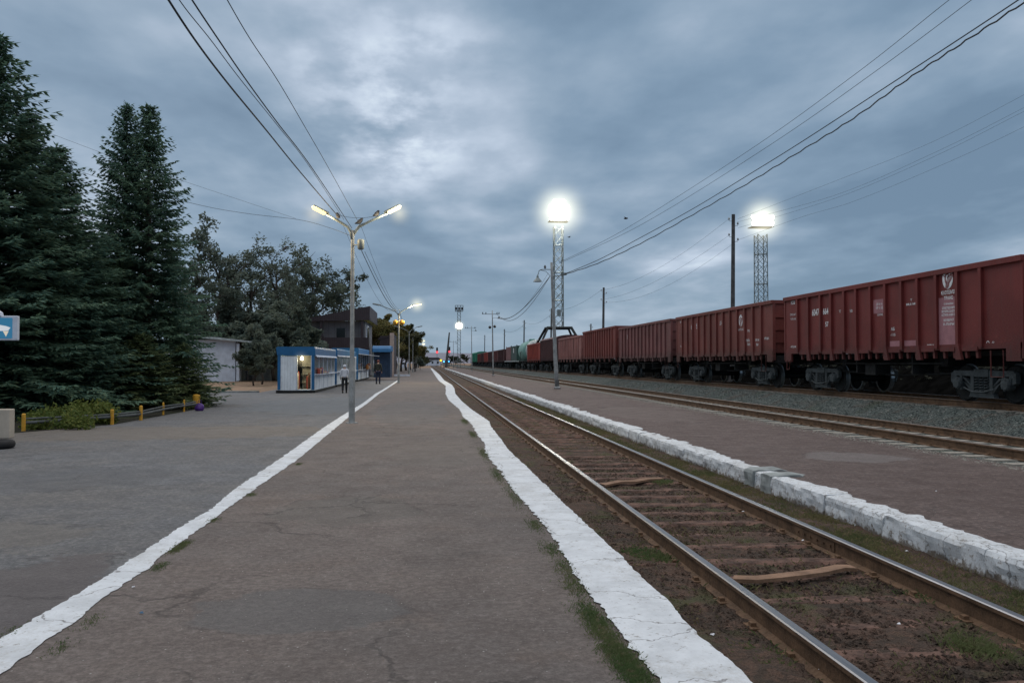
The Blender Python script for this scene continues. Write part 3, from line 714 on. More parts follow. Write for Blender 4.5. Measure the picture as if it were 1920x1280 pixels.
# ------------------------------------------------------------------ freight train
TX, TZ = 15.1, .60
def wagonmat(name, col, dirt=.5):
    g = G(name); w = g.wpos(); a = g.noise(.6, 5, .6, w)
    st = g.noise(1, 6, .65, g.mapping(w, (5, 5, .45))); b = g.noise(6, 6, .7, w); f = g.noise(40, 3, .6, w)
    c = g.mix(g.mr(a, .35, .65), col, tuple(x * .72 for x in col))
    c = g.mix(g.mr(st, .50, .72, 0, .6), c, tuple(.45 * x + .02 for x in col))
    c = g.mix(g.mr(b, .60, .74, 0, .45), c, (col[0] * 1.25, col[1] * 1.7 + .01, col[2] * 1.6 + .01))
    zz = g.math('SUBTRACT', g.sep(w)[2], TZ + 1.25)
    lowd = g.mr(g.math('ADD', zz, g.math('MULTIPLY', g.math('SUBTRACT', b, .5), 1.1)), -.1, .55, dirt, 0)
    c = g.mix(lowd, c, (.022, .018, .017))
    return g.out(c, g.mr(f, .3, .7, .5, .75), 0, g.bump(g.math('ADD', b, f), .25, .02), .3)
W1 = wagonmat('red_brown_wagon_paint', (.155, .027, .025), .45)
W2 = wagonmat('worn_red_wagon_paint', (.165, .042, .036), .65)
W3 = wagonmat('faded_purple_brown_wagon_paint', (.165, .062, .062), .65)
W4 = wagonmat('faded_pinkish_wagon_paint', (.30, .14, .13), .5)
W5 = wagonmat('dark_brown_wagon_paint', (.085, .036, .038), .5)
W6 = wagonmat('bright_red_wagon_paint', (.32, .07, .055), .5)
W7 = wagonmat('green_wagon_paint', (.035, .24, .16), .5)
W8 = wagonmat('tank_green_paint', (.16, .33, .30), .5)
W9 = wagonmat('dark_green_container_paint', (.022, .062, .055), .6)
W10 = wagonmat('weathered_light_grey_paint', (.58, .64, .66), .3)
M_bogie = paint('bogie_cast_steel', (.060, .072, .078), .8, .35, 5, .1, .5, dirt=(.02, .022, .024))
M_tread = paint('wheel_tread', (.22, .25, .27), .35, .15, 4, .8, .1)
M_wheel = paint('wheel_steel', (.010, .012, .013), .8, .3, 6, .2)
M_mark = paint('white_stencil', (.62, .64, .66), .8, .25, 9)
M_patch = paint('pinkish_repaint_patch', (.30, .145, .165), .8, .15, 4)
M_logo = paint('emblem_red', (.20, .040, .040), .7, .2)

def text_mesh(s, size, mat, off=0):
    cu = bpy.data.curves.new('t', 'FONT'); cu.body = s; cu.size = size; cu.align_x = 'CENTER'; cu.align_y = 'CENTER'; cu.offset = off; cu.resolution_u = 3
    o = bpy.data.objects.new('t', cu); C.objects.link(o)
    dg = bpy.context.evaluated_depsgraph_get(); me = bpy.data.meshes.new_from_object(o.evaluated_get(dg))
    bpy.data.objects.remove(o); me.materials.clear(); me.materials.append(mat); return me
def on_side(name, me, parent, y, z, x=-1.556, sx=1):
    o = link(name, me, parent); o.matrix_local = Matrix(((0, 0, -1, x), (-sx, 0, 0, y), (0, 1, 0, z), (0, 0, 0, 1))); return o
def wheelset_mb():
    mb = MB(); 
    for s_ in (-1, 1):
        mb.cm = 0; mb.lathe([(.10, s_ * .88), (.42, s_ * .86), (.425, s_ * .85)], axis='x', n=28)
        mb.lathe([(.14, s_ * .90), (.16, s_ * .885), (.30, s_ * .84), (.40, s_ * .866), (.44, s_ * .866), (.475, s_ * .80)], axis='x', n=28)
        mb.cm = 1; mb.lathe([(.474, s_ * .872), (.477, s_ * .80), (.479, s_ * .765), (.505, s_ * .755), (.505, s_ * .735), (.44, s_ * .73)], axis='x', n=28, cap=False)
    mb.cm = 0; mb.path([(-1.02, 0, 0), (1.02, 0, 0)], .085, 10); return mb
ME_ws = wheelset_mb().mesh('wheelset', [M_wheel, M_tread])
def sideframe_mb():
    mb = MB(); x0, x1 = -1.08, -.96
    mb.prism([(-1.24, .50), (-1.24, .72), (-1.1, .80), (1.1, .80), (1.24, .72), (1.24, .50), (1.04, .44), (1.0, .66), (-1.0, .66), (-1.04, .44)], x0, x1, 'x')
    for q in (-1, 1):
        mb.prism([(q * 1.0, .68), (q * .86, .68), (q * .42, .22), (q * .30, .22), (q * .30, .30), (q * .62, .60)], x0 + .003, x1 - .003, 'x')
        mb.prism([(q * .42, .68), (q * .30, .68), (q * .30, .2), (q * .42, .2)], x0 - .01, x1 + .004, 'x')
        mb.prism([(q * .80, .30), (q * .86, .30), (q * .86, .68), (q * .76, .68)], x0 - .006, x1 - .006, 'x')
    mb.prism([(-.48, .12), (.48, .12), (.42, .25), (-.42, .25)], x0 - .014, x1 - .002, 'x')
    mb.box(x0 - .02, x1 + .03, -.27, .27, .64, .84); return mb
ME_sf = sideframe_mb().mesh('side_frame', M_bogie)
mb = MB()
for q in (-.18, 0, .18):
    mb.path([(-1.06 + .065 * math.cos(a * .9), q + .065 * math.sin(a * .9), .26 + .36 * a / 36) for a in range(37)], .016, 5)
mb.box(-1.12, -1.0, -.24, .24, .255, .275)
ME_spring = mb.mesh('spring', M_bogie, True)
mb = MB(); mb.lathe([(.16, -.95), (.16, -1.12), (.13, -1.16), (.05, -1.17)], (0, 0, .475), 'x', 14)
for k in range(6):
    a = k * 1.047; mb.path([(-1.12, .12 * math.cos(a), .475 + .12 * math.sin(a)), (-1.175, .12 * math.cos(a), .475 + .12 * math.sin(a))], .018, 6)
mb.box(-1.1, -.9, -.17, .17, .44, .62); ME_axb = mb.mesh('axle_box', M_bogie)
mb = MB(); mb.path([(-1.15, -.55, .34), (-1.17, -.2, .26), (-1.17, .25, .26), (-1.15, .6, .36)], .022, 6); ME_rod = mb.mesh('brake_rod', M_bogie)
mb = MB(); mb.box(-.95, .95, -.2, .2, .5, .82); mb.lathe([(.3, .80), (.3, .98)], n=14); mb.box(-.8, .8, -.56, .56, .36, .52)
ME_bol = mb.mesh('bogie', M_black)
def bogie(parent, y, detail=True):
    b = link('bogie', ME_bol, parent, (0, y, 0))
    for q in (-.925, .925): link('wheelset', ME_ws, b, (0, q, .475))
    for sd_ in (0, math.pi):
        o = link('side_frame', ME_sf, b); o.rotation_euler.z = sd_
        if detail:
            for me in (ME_spring, ME_rod): o = link(me.name, me, b); o.rotation_euler.z = sd_
            for q in (-.925, .925): o = link('axle_box', ME_axb, b, (0, q, 0)); o.rotation_euler.z = sd_
    return b
def under(parent, L, detail=True):
    mb = MB(); mb.box(-.2, .2, -L / 2 - .05, L / 2 + .05, .92, 1.28); mb.box(-1.35, 1.35, -L / 2, -L / 2 + .2, 1.0, 1.3); mb.box(-1.35, 1.35, L / 2 - .2, L / 2, 1.0, 1.3)
    mb.lathe([(.18, -.9), (.2, -.85), (.2, -.35), (.18, -.3)], (.55, 0, .82), 'y', 12)
    mb.path([(-.9, -3.2, .72), (-.85, 0, .62), (-.9, 3.2, .72)], .03, 5); mb.path([(-1.25, -3, .98), (-1.25, 3, .98)], .022, 5)
    for q in (-1.6, 1.5): mb.box(-1.25, -.6, q, q + .07, .68, 1.25)
    mb.box(-1.2, -.7, .5, 1.1, .62, 1.0)
    for q in (-2.9, 2.6): mb.prism([(q, 1.25), (q + .5, 1.25), (q + .36, .9), (q + .1, .9)], -1.0, 1.0, 'x')
    mb.box(-1.1, 1.1, -L / 2 + .3, L / 2 - .3, 1.18, 1.3)
    link('underframe', mb.mesh('underframe', M_black), parent)
    for s_ in (-1, 1):
        mb = MB()
        mb.box(-.13, .13, min(s_ * L / 2, s_ * (L / 2 + .42)), max(s_ * L / 2, s_ * (L / 2 + .42)), .96, 1.16)
        mb.box(-.2, .2, min(s_ * (L / 2 + .38), s_ * (L / 2 + .60)), max(s_ * (L / 2 + .38), s_ * (L / 2 + .60)), .9, 1.22)
        mb.path([(.3, s_ * (L / 2 + .1), .95), (.32, s_ * (L / 2 + .3), .6), (.2, s_ * (L / 2 + .55), .75)], .03, 6)
        link('coupler', mb.mesh('coupler', M_black), parent)
def gondola(label, mat, posts=None, top=3.495, ph=.06, detail=True, grp='freight wagons of the long standing train', longp=None, sill=1.40):
    L = 12.73; t = thing('open_wagon', label, 'freight wagon', (TX, 0, TZ), grp)
    mb = MB()
    mb.box(-1.50, -1.44, -L / 2, L / 2, sill, top - .1); mb.box(1.44, 1.50, -L / 2, L / 2, sill, top - .1)
    mb.box(-1.44, 1.44, -L / 2, -L / 2 + .06, sill, top - .1); mb.box(-1.44, 1.44, L / 2 - .06, L / 2, sill, top - .1)
    mb.box(-1.44, 1.44, -L / 2 + .06, L / 2 - .06, 1.38, 1.44)
    for e in (-1, 1):
        for zz in (1.8, 2.3, 2.8): mb.box(-1.4, 1.4, min(e * L / 2, e * (L / 2 + .05)), max(e * L / 2, e * (L / 2 + .05)), zz, zz + .12)
        for q in (-1.46, 1.46): mb.box(q - .06, q + .06, e * (L / 2) - .05, e * (L / 2) + .05, 1.1, top - .1)
    body = mb.build('body', mat, t)
    mb = MB()
    mb.prism([(-1.57, top - .15), (-1.44, top - .15), (-1.44, top), (-1.57, top)], -L / 2 - .06, L / 2 + .06, 'y')
    mb.prism([(1.57, top - .15), (1.44, top - .15), (1.44, top), (1.57, top)], -L / 2 - .06, L / 2 + .06, 'y')
    for e in (-1, 1): mb.box(-1.44, 1.44, e * (L / 2) - .06, e * (L / 2) + .06, top - .15, top - .002)
    bevel(mb.build('top_rail', mat, t), .015)
    posts = posts or [-L / 2 + 1.05 + i * (L - 2.1) / 12 for i in range(13)]
    for s_ in (-1, 1):
        for i, y in enumerate(posts):
            lg = (longp[i] if longp else (i % 2 == 1))
            if s_ > 0: lg = False
            w = .055
            mb = MB(); xo = s_ * 1.575; xi = s_ * 1.497
            zb = 1.08 if lg else sill - .02
            mb.prism([(y - w, zb), (y + w, zb), (y + w, top - .15), (y - w, top - .15)] if not lg else [(y - w - .12, zb), (y + w, zb), (y + w, top - .15), (y - w, top - .15), (y - w, zb + .42)], xi, xo, 'x')
            if detail or s_ < 0: mb.build('side_post', mat, t)
    mb = MB(); mb.box(-1.52, -1.40, -L / 2, L / 2, sill - .06, sill + .08); mb.box(1.40, 1.52, -L / 2, L / 2, sill - .06, sill + .08)
    if detail:
        for i in range(len(posts) - 1):
            ym = (posts[i] + posts[i + 1]) / 2
            for q in (-.22, .2): 
                mb.prism([(ym + q - .05, sill - .06), (ym + q + .05, sill - .06), (ym + q + .02, 1.12), (ym + q - .06, 1.12)], -1.5, -1.42, 'x')
            mb.box(-1.54, -1.42, ym - .3, ym + .3, sill - .1, sill + .005)
        for e in (-1, 1): mb.box(-1.52, -1.44, e * (L / 2 - .28) - .26, e * (L / 2 - .28) + .26, 1.04, sill - .06)
    mb.build('side_sill', mat, t)
    under(t, L)
    for e in (-1, 1): bogie(t, e * 4.325, detail)
    if detail:
        mb = MB(); ye = -L / 2 + .62
        mb.path([(-1.53, ye, 1.3), (-1.53, ye, .66), (-1.53, ye + .44, .66), (-1.53, ye + .44, 1.3)], .018, 6); mb.build('footstep', mat, t); mb = MB()
        mb.path([(-1.53, L / 2 - .2, 1.1), (-1.56, L / 2 - .25, .75), (-1.56, L / 2 - .45, .75), (-1.53, L / 2 - .48, 1.1)], .016, 6)
        mb.build('footstep', mat, t)
    return t
Lw, PITCH = 12.73, 13.9
yn = atx(1911, 680, 13.55).y; yfar = atx(1472, 680, 13.55).y; Y0 = (yn + yfar) / 2
px2y = lambda u: atx(u, 680, 13.54).y - Y0
pu = [1839, 1795, 1755.5, 1720.5, 1690, 1660, 1632, 1605, 1582.5, 1558, 1538, 1515, 1495]
posts0 = [px2y(u) for u in pu]
lg0 = [u in (1795, 1720.5, 1660, 1605, 1558, 1515) for u in pu]
w0 = gondola('nearest red brown open wagon with a round white emblem and lettering column', W1, posts0, longp=lg0)
w0.location.y = Y0
def pT(u): return atx(u, 680, 13.595).y - Y0
def zpx(u, v): return atx(u, v, 13.595).z - TZ
def tx(s, u, v, size, par=w0, off=0, nm='lettering'):
    return on_side(nm, text_mesh(s, size, M_mark, off), par, px2y(u) if par is w0 else u, zpx(u, v) if par is w0 else v)
S_ = .0
# emblem: white disc with red strands
def emblem(par, y, z, r, nm='emblem'):
    mb = MB(); N = 36; x = -1.508
    mb.add([(x, y + r * .82 * math.cos(2 * math.pi * k / N), z + r * math.sin(2 * math.pi * k / N)) for k in range(N)], [tuple(range(N))])
    e = mb.build(nm, M_mark, par, fix=False)
    mb = MB(); x2 = x - .004
    def strip(pts, w):
        vs = []
        for i, (a, b) in enumerate(pts):
            a1, b1 = pts[max(0, i - 1)]; a2, b2 = pts[min(len(pts) - 1, i + 1)]; dx, dz = a2 - a1, b2 - b1; l = math.hypot(dx, dz) or 1
            vs += [(x2, y - (a - dz / l * w) * r, z + (b + dx / l * w) * r), (x2, y - (a + dz / l * w) * r, z + (b - dx / l * w) * r)]
        mb.add(vs, [(2 * i, 2 * i + 1, 2 * i + 3, 2 * i + 2) for i in range(len(pts) - 1)])
    for dx in (-.02, .20, .42, .62):   # strands sweeping up to the right
        strip([(-.32 + dx * .62, -.98 + dx * .12), (-.22 + dx * .75, -.5 + dx * .1), (-.02 + dx, -.05), (.22 + dx * .95, .25), (.52 + dx * .5, .42)], .045)
    strip([(-.22, -.42), (-.36, -.05), (-.34, .3), (-.1, .5), (.12, .42), (.14, .2), (-.02, .05)], .085)
    strip([(-.36, .2), (-.62, .36), (-.74, .52)], .045); strip([(.1, .45), (.30, .72), (.52, .8)], .04)
    mb.build('emblem_strands', M_logo, e, fix=False); return e
def flat(name, par, u0, u1, v0, v1, mat):
    mb = MB(); ya, yb_ = pT(u0), pT(u1); za, zb = zpx((u0 + u1) / 2, v0), zpx((u0 + u1) / 2, v1)
    mb.add([(-1.504, ya, za), (-1.504, yb_, za), (-1.504, yb_, zb), (-1.504, ya, zb)], [(0, 1, 2, 3)]); return mb.build(name, mat, par, fix=False)
flat('repaint_patch', w0, 1761, 1793, 557, 652, M_patch)
flat('repaint_patch', w0, 1669, 1688, 639, 654, M_patch); flat('repaint_patch', w0, 1696, 1718, 638, 654, M_patch)
flat('repaint_patch', w0, 1639, 1659, 561, 587, M_patch)
emblem(w0, pT(1779), zpx(1780, 522), .27)
XS = -1.507
def tw0(s, u, v, hpx, wpx=None, off=0, nm='lettering'):
    """lettering sized by its height and squeezed to its real width on the panel"""
    me = text_mesh(s, 1, M_mark, off + .012); xs = [q.co.x for q in me.vertices]; zs = [q.co.y for q in me.vertices]
    hh = zpx(u, v - hpx / 2) - zpx(u, v + hpx / 2); k = hh / (max(zs) - min(zs)); kx = k
    if wpx: kx = abs(pT(u - wpx / 2) - pT(u + wpx / 2)) / (max(xs) - min(xs))
    for q in me.vertices: q.co.x *= kx; q.co.y *= k
    return on_side(nm, me, w0, pT(u), zpx(u, v), XS)
tw0('ҚАЗТЕМІР', 1780, 548, 9, 27, .012); tw0('ТРАНС', 1780, 558.5, 7, 17, .012)
for s, v, w_ in (('АО «Қазтеміртранс»', 569, 18), ('СОБСТВЕННИК', 577, 24), ('РЕСПУБЛИКА КАЗАХСТАН', 583.5, 26), ('АСТАНА 4 020 120', 590, 27), ('ВОЗВРАТ', 600, 19), ('К-ЛАРЫ', 607.5, 20)):
    tw0(s, 1780, v, 4.6, w_, .015)
tw0('6047', 1530, 586, 13, 13, .01, 'wagon_number'); tw0('664', 1549, 584, 12, 10, .01, 'wagon_number'); tw0('57', 1551, 608, 9, 6, .01)
tw0('КЗХ', 1488, 567.5, 7, 8, .01); tw0('ГРУЗ 69 Т', 1488, 590, 4, 11); tw0('ТАРА 24,5', 1488, 598, 4, 10); tw0('-Ю(24)', 1488, 650, 5, 11)
tw0('Т', 1576, 584, 5, 4); tw0('УВ', 1597, 583, 5, 5); tw0('ДР 04 16', 1650, 570, 5, 11); tw0('КР 11 22', 1650, 577, 5, 13); tw0('12-9745', 1651, 590, 4, 10)
tw0('АБ', 1675, 617, 6, 7); tw0('-115', 1675, 627.5, 5, 9); tw0('88,5 М³', 1710, 570, 5, 19, .01); tw0('Т', 1710, 562, 4, 4)
tw0('60470664', 1745, 648, 5.5, 13, .02); tw0('-Р', 1862, 642.5, 4.5, 6)
def ring(par, y, z, r, w):
    mb = MB(); N = 20; vs = []
    for k in range(N): a = 6.2832 * k / N; vs += [(-1.507, y + (r) * math.cos(a), z + r * math.sin(a)), (-1.507, y + (r - w) * math.cos(a), z + (r - w) * math.sin(a))]
    mb.add(vs, [(2 * k, 2 * k + 1, (2 * k + 3) % (2 * N), (2 * k + 2) % (2 * N)) for k in range(N)]); mb.build('round_mark', M_mark, par, fix=False)
ring(w0, pT(1853), zpx(1853, 643), .055, .016); ring(w0, pT(1899), zpx(1899, 646), .04, .022)

wx = gondola('red brown open wagon at the right photo edge, coupled before the emblem wagon', W1); wx.location.y = Y0 - PITCH
w1 = gondola('second red brown open wagon, with a half hidden white emblem right of its middle', W2); w1.location.y = Y0 + PITCH
def tw(par, s, y, z, size, off=.0, nm='lettering', x=-1.507): return on_side(nm, text_mesh(s, size, M_mark, off), par, y, z, x)
def y_of(par_y, u): return atx(u, 680, 13.595).y - par_y
Y1 = Y0 + PITCH
emblem(w1, y_of(Y1, 1389.5), 2.85, .26); tw(w1, 'ҚАЗТЕМІР', y_of(Y1, 1390), 2.45, .13)
tw(w1, '60', y_of(Y1, 1298), 2.85, .34, .006, 'wagon_number'); tw(w1, '52', y_of(Y1, 1308), 2.85, .34, .006, 'wagon_number'); tw(w1, 'ДР', y_of(Y1, 1352), 2.85, .22)
for s, u, z in (('УВЗ', 1404, 2.36), ('СТОЙ 2', 1402, 1.95), ('5 03 16', 1420, 1.95), ('КР 2011', 1438, 1.98), ('ТАРА', 1404, 1.78), ('22,8', 1420, 1.76), ('КЗХ', 1277, 3.2), ('-24', 1277, 1.9), ('К', 1299, 2.05)): tw(w1, s, y_of(Y1, u), z, .13, .004)
w2 = gondola('third open wagon, faded purple brown with two small white figures at its left end', W3); w2.location.y = Y0 + 2 * PITCH
tw(w2, 'К', y_of(Y0 + 2 * PITCH, 1177), 2.75, .4, .02); tw(w2, '1', y_of(Y0 + 2 * PITCH, 1183.5), 2.75, .4, .02)
w3 = gondola('fourth open wagon, taller than its right neighbour, with pale streaked side posts', W2, top=3.72, detail=False); w3.location.y = Y0 + 3 * PITCH
w4 = gondola('faded pinkish open wagon just right of the leaning grey lamp pole', W4, detail=False); w4.location.y = Y0 + 4 * PITCH
w6 = gondola('small looking bright red open wagon directly right of the pale green tank', W6, detail=False); w6.location.y = Y0 + 6 * PITCH
def covered(label, mat, L=12.73, top=4.1, rmat=None, door=True, z0=1.25, grp='freight wagons of the long standing train'):
    t = thing('covered_wagon', label, 'freight wagon', (TX, 0, TZ), grp)
    mb = MB(); mb.box(-1.52, 1.52, -L / 2, L / 2, z0, top - .35)
    k = int(L / .9)
    for i in range(k + 1):
        y = -L / 2 + .05 + (L - .1) * i / k
        for s_ in (-1, 1): mb.box(s_ * 1.55 - .035, s_ * 1.55 + .035, y - .04, y + .04, z0 - .05, top - .35)
    mb.build('body', mat, t)
    mb = MB(); prof = [(-1.58, top - .38)] + [(-1.58 * math.cos(math.pi * j / 10), top - .35 + .38 * math.sin(math.pi * j / 10)) for j in range(11)] + [(1.58, top - .38)]
    mb.prism(prof, -L / 2 - .05, L / 2 + .05, 'y'); mb.build('roof', rmat or mat, t)
    if door:
        mb = MB(); mb.box(-1.63, -1.585, -1.3, 1.3, z0 + .1, top - .5)
        for q in (-.9, 0, .9): mb.box(-1.65, -1.63, q - .04, q + .04, z0 + .12, top - .52)
        mb.build('sliding_door', mat, t)
    under(t, L)
    for e in (-1, 1): bogie(t, e * (L / 2 - 2.05), False)
    return t
w5 = covered('dark brown covered wagon, taller than both neighbours, left of the leaning grey lamp pole', W5, top=3.98, door=False); w5.location.y = Y0 + 5 * PITCH
def tank(label, mat, endmat, L=10.8):
    t = thing('tank_wagon', label, 'tank wagon', (TX, 0, TZ), 'freight wagons of the long standing train')
    prof = [(.01, -L / 2 - .35), (.6, -L / 2 - .30), (1.1, -L / 2 - .18), (1.4, -L / 2), (1.5, -L / 2 + .12)]
    mb = MB(); mb.lathe([(1.5, -L / 2 + .12), (1.5, L / 2 - .12)], (0, 0, 2.75), 'y', 32); mb.build('barrel', mat, t, smooth=True)
    for e in (-1, 1):
        mb = MB(); mb.lathe([(a, b * -e) for a, b in prof], (0, 0, 2.75), 'y', 32); o = mb.build('tank_end', endmat if e < 0 else mat, t, smooth=True)
    mb = MB(); mb.lathe([(1.52, -L / 2 + .10), (1.52, -L / 2 + .75)], (0, 0, 2.75), 'y', 32); mb.build('painted_band', endmat, t, smooth=True)
    mb = MB(); mb.lathe([(.45, 4.15), (.45, 4.45), (.4, 4.5)], n=16); mb.build('dome', mat, t)
    mb = MB()
    for s_ in (-.5, .5):
        mb.path([(s_ * 1, 0 + .8, 4.2), (s_ * 3.25, .8, 2.5), (s_ * 3.2, .8, 1.4)], .03, 5); mb.path([(s_ * 1, 1.2, 4.2), (s_ * 3.25, 1.2, 2.5), (s_ * 3.2, 1.2, 1.4)], .03, 5)
    mb.path([(-.6, -1.4, 4.3), (-.6, 1.6, 4.3)], .025, 5); mb.path([(.6, -1.4, 4.3), (.6, 1.6, 4.3)], .025, 5); mb.build('ladder', M_dsteel, t)
    mb = MB()
    for q in (-3.6, -1.5, 1.5, 3.6): mb.lathe([(1.515, q - .05), (1.515, q + .05)], (0, 0, 2.75), 'y', 32)
    mb.build('strap', mat, t, smooth=False)
    mb = MB(); mb.box(-1.0, 1.0, -L / 2 - .3, L / 2 + .3, 1.15, 1.33); mb.build('frame', M_dsteel, t)
    under(t, L + .6)
    for e in (-1, 1): bogie(t, e * 3.9, False)
    return t
w7 = tank('pale green tank wagon with a white end, left of the bright red open wagon', W8, W10); w7.location.y = Y0 + 7 * PITCH - 1.0
# container flat wagon
t = thing('flat_wagon', 'flat wagon carrying a dark green and a red container, left of the tank wagon', 'freight wagon', (TX, Y0 + 8.35 * PITCH - .8, TZ), 'freight wagons of the long standing train')
mb = MB(); mb.box(-1.5, 1.5, -9.5, 9.5, 1.18, 1.32); mb.build('deck', W10, t); under(t, 18.6)
for e in (-1, 1): bogie(t, e * 7, False)
def container(label, mat, y, L, g_='containers on the flat wagon'):
    c = thing('shipping_container', label, 'container', (TX, y, TZ + 1.325), g_)
    mb = MB(); n = int(L / .28); pts = []
    for s_ in (-1, 1):
        for i in range(n):
            ya = -L / 2 + L * i / n; mb.box(s_ * 1.2 - .03, s_ * 1.2 + (.03 if i % 2 else .0), ya, ya + L / n, .02, 2.4)
    mb.box(-1.17, 1.17, -L / 2 + .02, L / 2 - .02, .01, 2.42); mb.build('body', mat, c)
    mb = MB()
    for s_ in (-1, 1):
        for e in (-1, 1): mb = MB(); mb.box(s_ * 1.19 - .06, s_ * 1.19 + .06, e * L / 2 - .08, e * L / 2 + .08, 0, 2.55); mb.build('corner_post', mat, c)
    return c
yc = Y0 + 8.35 * PITCH - .8
c_ = container('dark green shipping container with a small pale square mark, beside the tank wagon', W9, yc - 4.6, 8.6)
mb = MB(); mb.add([(-1.24, -.2, 1.3), (-1.24, .9, 1.3), (-1.24, .9, 2.05), (-1.24, -.2, 2.05)], [(0, 1, 2, 3)]); mb.build('pale_mark', M_mark, c_, fix=False)
container('dull red shipping container at the left end of the flat wagon', W3, yc + 4.6, 8.6)
yy0 = yc + 9.5 + .9
far = [(W5, 'dark brown open wagon left of the red container'), (W3, 'purple brown open wagon, second left of the container wagon'), (W5, 'blackish open wagon behind the second far platform pole'), (W6, 'bright red open wagon far down the train'), (W5, 'dark open wagon left of the far bright red one'), (W2, 'red brown open wagon next to the green covered wagon')]
protos = {}
for i, (m, lab) in enumerate(far):
    if m.name not in protos:
        protos[m.name] = o = gondola(lab, m, detail=False)
    else: o = copy_tree(protos[m.name]); o['label'] = lab
    o.location.y = yy0 + 6.36 + i * PITCH
ye_ = yy0 + 6 * PITCH
g1 = covered('bright green covered wagon near the far end of the train', W7, top=4.2, L=14, rmat=W7); g1.location.y = ye_ + 7
g2 = copy_tree(g1); g2['label'] = 'second bright green covered wagon, furthest of the two'; g2.location.y = ye_ + 22.5
g3 = tank('far pale tank wagon at the left end of the train behind the green wagons', W10, W10); g3.location.y = ye_ + 36

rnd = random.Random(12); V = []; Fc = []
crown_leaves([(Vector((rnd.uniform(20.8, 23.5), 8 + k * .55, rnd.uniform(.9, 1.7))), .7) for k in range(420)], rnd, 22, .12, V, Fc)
mb = MB(); mb.add(V, Fc); tag(mb.build('added_scrub', leafmat('added_scrub_leaves', (.012, .015, .010), (.016, .018, .010)), fix=False), 'dark leaves added behind the train to darken the gap under the wagons', 'added_scrub', kind='stuff')  # unseen foliage added so the gap under the wagons looks dark
sheet('added_dark_bank', [(15.98, .417), (16.5, .417), (17.0, .368), (18.6, -.01), (19.2, .02), (21.5, 1.35), (26, 1.5), (400, 1.45)], -40, 400, paint('shade_black_soil', (.004, .004, .004), 1, .5, 2, bump=.8, spec=0))  # added bank; its near-black colour stands in for shade under the wagons
# ------------------------------------------------------------------ lamps and poles
def halo(parent, loc, rad, st, col=(1, .95, .78)):  # emissive volume sphere that imitates the glow around a lamp
    g = G('glow_volume'); p = g.pos(); r_ = g.vm('LENGTH', p, out='Value')
    den = g.math('POWER', g.math('SUBTRACT', 1, g.math('MINIMUM', r_, 1)), 2.8)
    e = g.n('ShaderNodeEmission'); g.put(e.inputs[0], col); g.put(e.inputs[1], g.math('MULTIPLY', den, st))
    o = g.n('ShaderNodeOutputMaterial'); g.nt.links.new(e.outputs[0], o.inputs['Volume'])
    mb = MB(); mb.lathe([(math.sin(math.pi * k / 12) + .001, -math.cos(math.pi * k / 12)) for k in range(13)], n=20)
    ob = mb.build('lamp_glow', g.m, parent, smooth=True, loc=loc); ob.scale = (rad,) * 3; return ob
def plight(loc, power, col, size=.15, spot=None):
    l = bpy.data.lights.new('lamp_light', 'SPOT' if spot else 'POINT'); l.energy = power; l.color = col; l.shadow_soft_size = size
    if spot: l.spot_size = R(spot); l.spot_blend = .6
    o = link('lamp_light', l); o.location = loc; return o
def lamp_head(parent, a, b, lit, mat_t):
    a, b = Vector(a), Vector(b); d_ = (b - a).normalized(); z = Vector((0, 0, 1)); s_ = d_.cross(z).normalized(); n_ = s_.cross(d_)
    M = Matrix((( *d_, 0), (*s_, 0), (*n_, 0), (0, 0, 0, 1))).transposed(); M.translation = a; L = (b - a).length
    mb = MB(); mb.add([M @ Vector(q) for q in [(0, -.07, .03), (0, .07, .03), (L, .09, .02), (L, -.09, .02), (.03, -.04, .075), (.03, .04, .075), (L - .04, .045, .07), (L - .04, -.045, .07)]], [(0, 1, 2, 3), (4, 5, 6, 7), (0, 1, 5, 4), (1, 2, 6, 5), (2, 3, 7, 6), (3, 0, 4, 7)])
    h = mb.build('lamp_head', M_galv, parent)
    mb = MB(); p0, p1 = M @ Vector((L * .18, 0, -.005)), M @ Vector((L * .97, 0, -.005)); mb.path([p0, p0.lerp(p1, .08), p0.lerp(p1, .92), p1], [.03, .052, .052, .03], 8)
    mb.build('lamp_tube', mat_t if lit else M_lampoff, h, smooth=True); return h
TOPS = {}
def street_lamp(label, X, Y, top, armL, armR, lit, grp='double armed lamp posts along the platform', mats=(M_tube, M_tubew), r=.075):
    t = thing('street_lamp', label, 'lamp post', (X, Y, 0), grp)
    mb = MB(); mb.path([(0, 0, -.02), (0, 0, top * .27), (0, 0, top * .275), (0, 0, top * .30), (0, 0, top)], [r * 1.12, r * 1.1, r * 1.02, r * .8, r * .62], 14); mb.path([(0, 0, -.02), (0, 0, .02)], r * 2.2, 10); mb.build('pole', M_gpole, t, smooth=False)
    for (dx, dz, lx, lz), on, mt in ((armL, lit[0], mats[0]), (armR, lit[1], mats[1])):
        if dx is None: continue
        pts = [(0, 0, top - .25), (dx * .06, 0, top - .05), (dx * .18, 0, top + dz * .22), (dx * .5, 0, top + dz * .55), (dx, 0, top + dz)]
        mb = MB(); mb.path(pts, [.05, .045, .04, .035, .032], 8); mb.build('arm', M_galv, t, smooth=True)
        lamp_head(t, (dx * .92, 0, top + dz * .95), (dx * .92 + lx, -.12 if Y < 30 else 0, top + dz * .95 + lz), on, mt)
    TOPS[t.name] = top
    return t
base1 = gp(659.5, 793); y1_ = base1.y
def loc1(u, v): p = aty(u, v, y1_); return (p.x - base1.x, p.z)
topz = loc1(663, 432)[1]
al = loc1(612, 402); ar = loc1(727, 400)
L1 = street_lamp('nearest double armed lamp post on the white line, both long tubes lit', base1.x, y1_, topz, (al[0], al[1] - topz, -.42, .20), (ar[0], ar[1] - topz, .43, .20), (True, True))
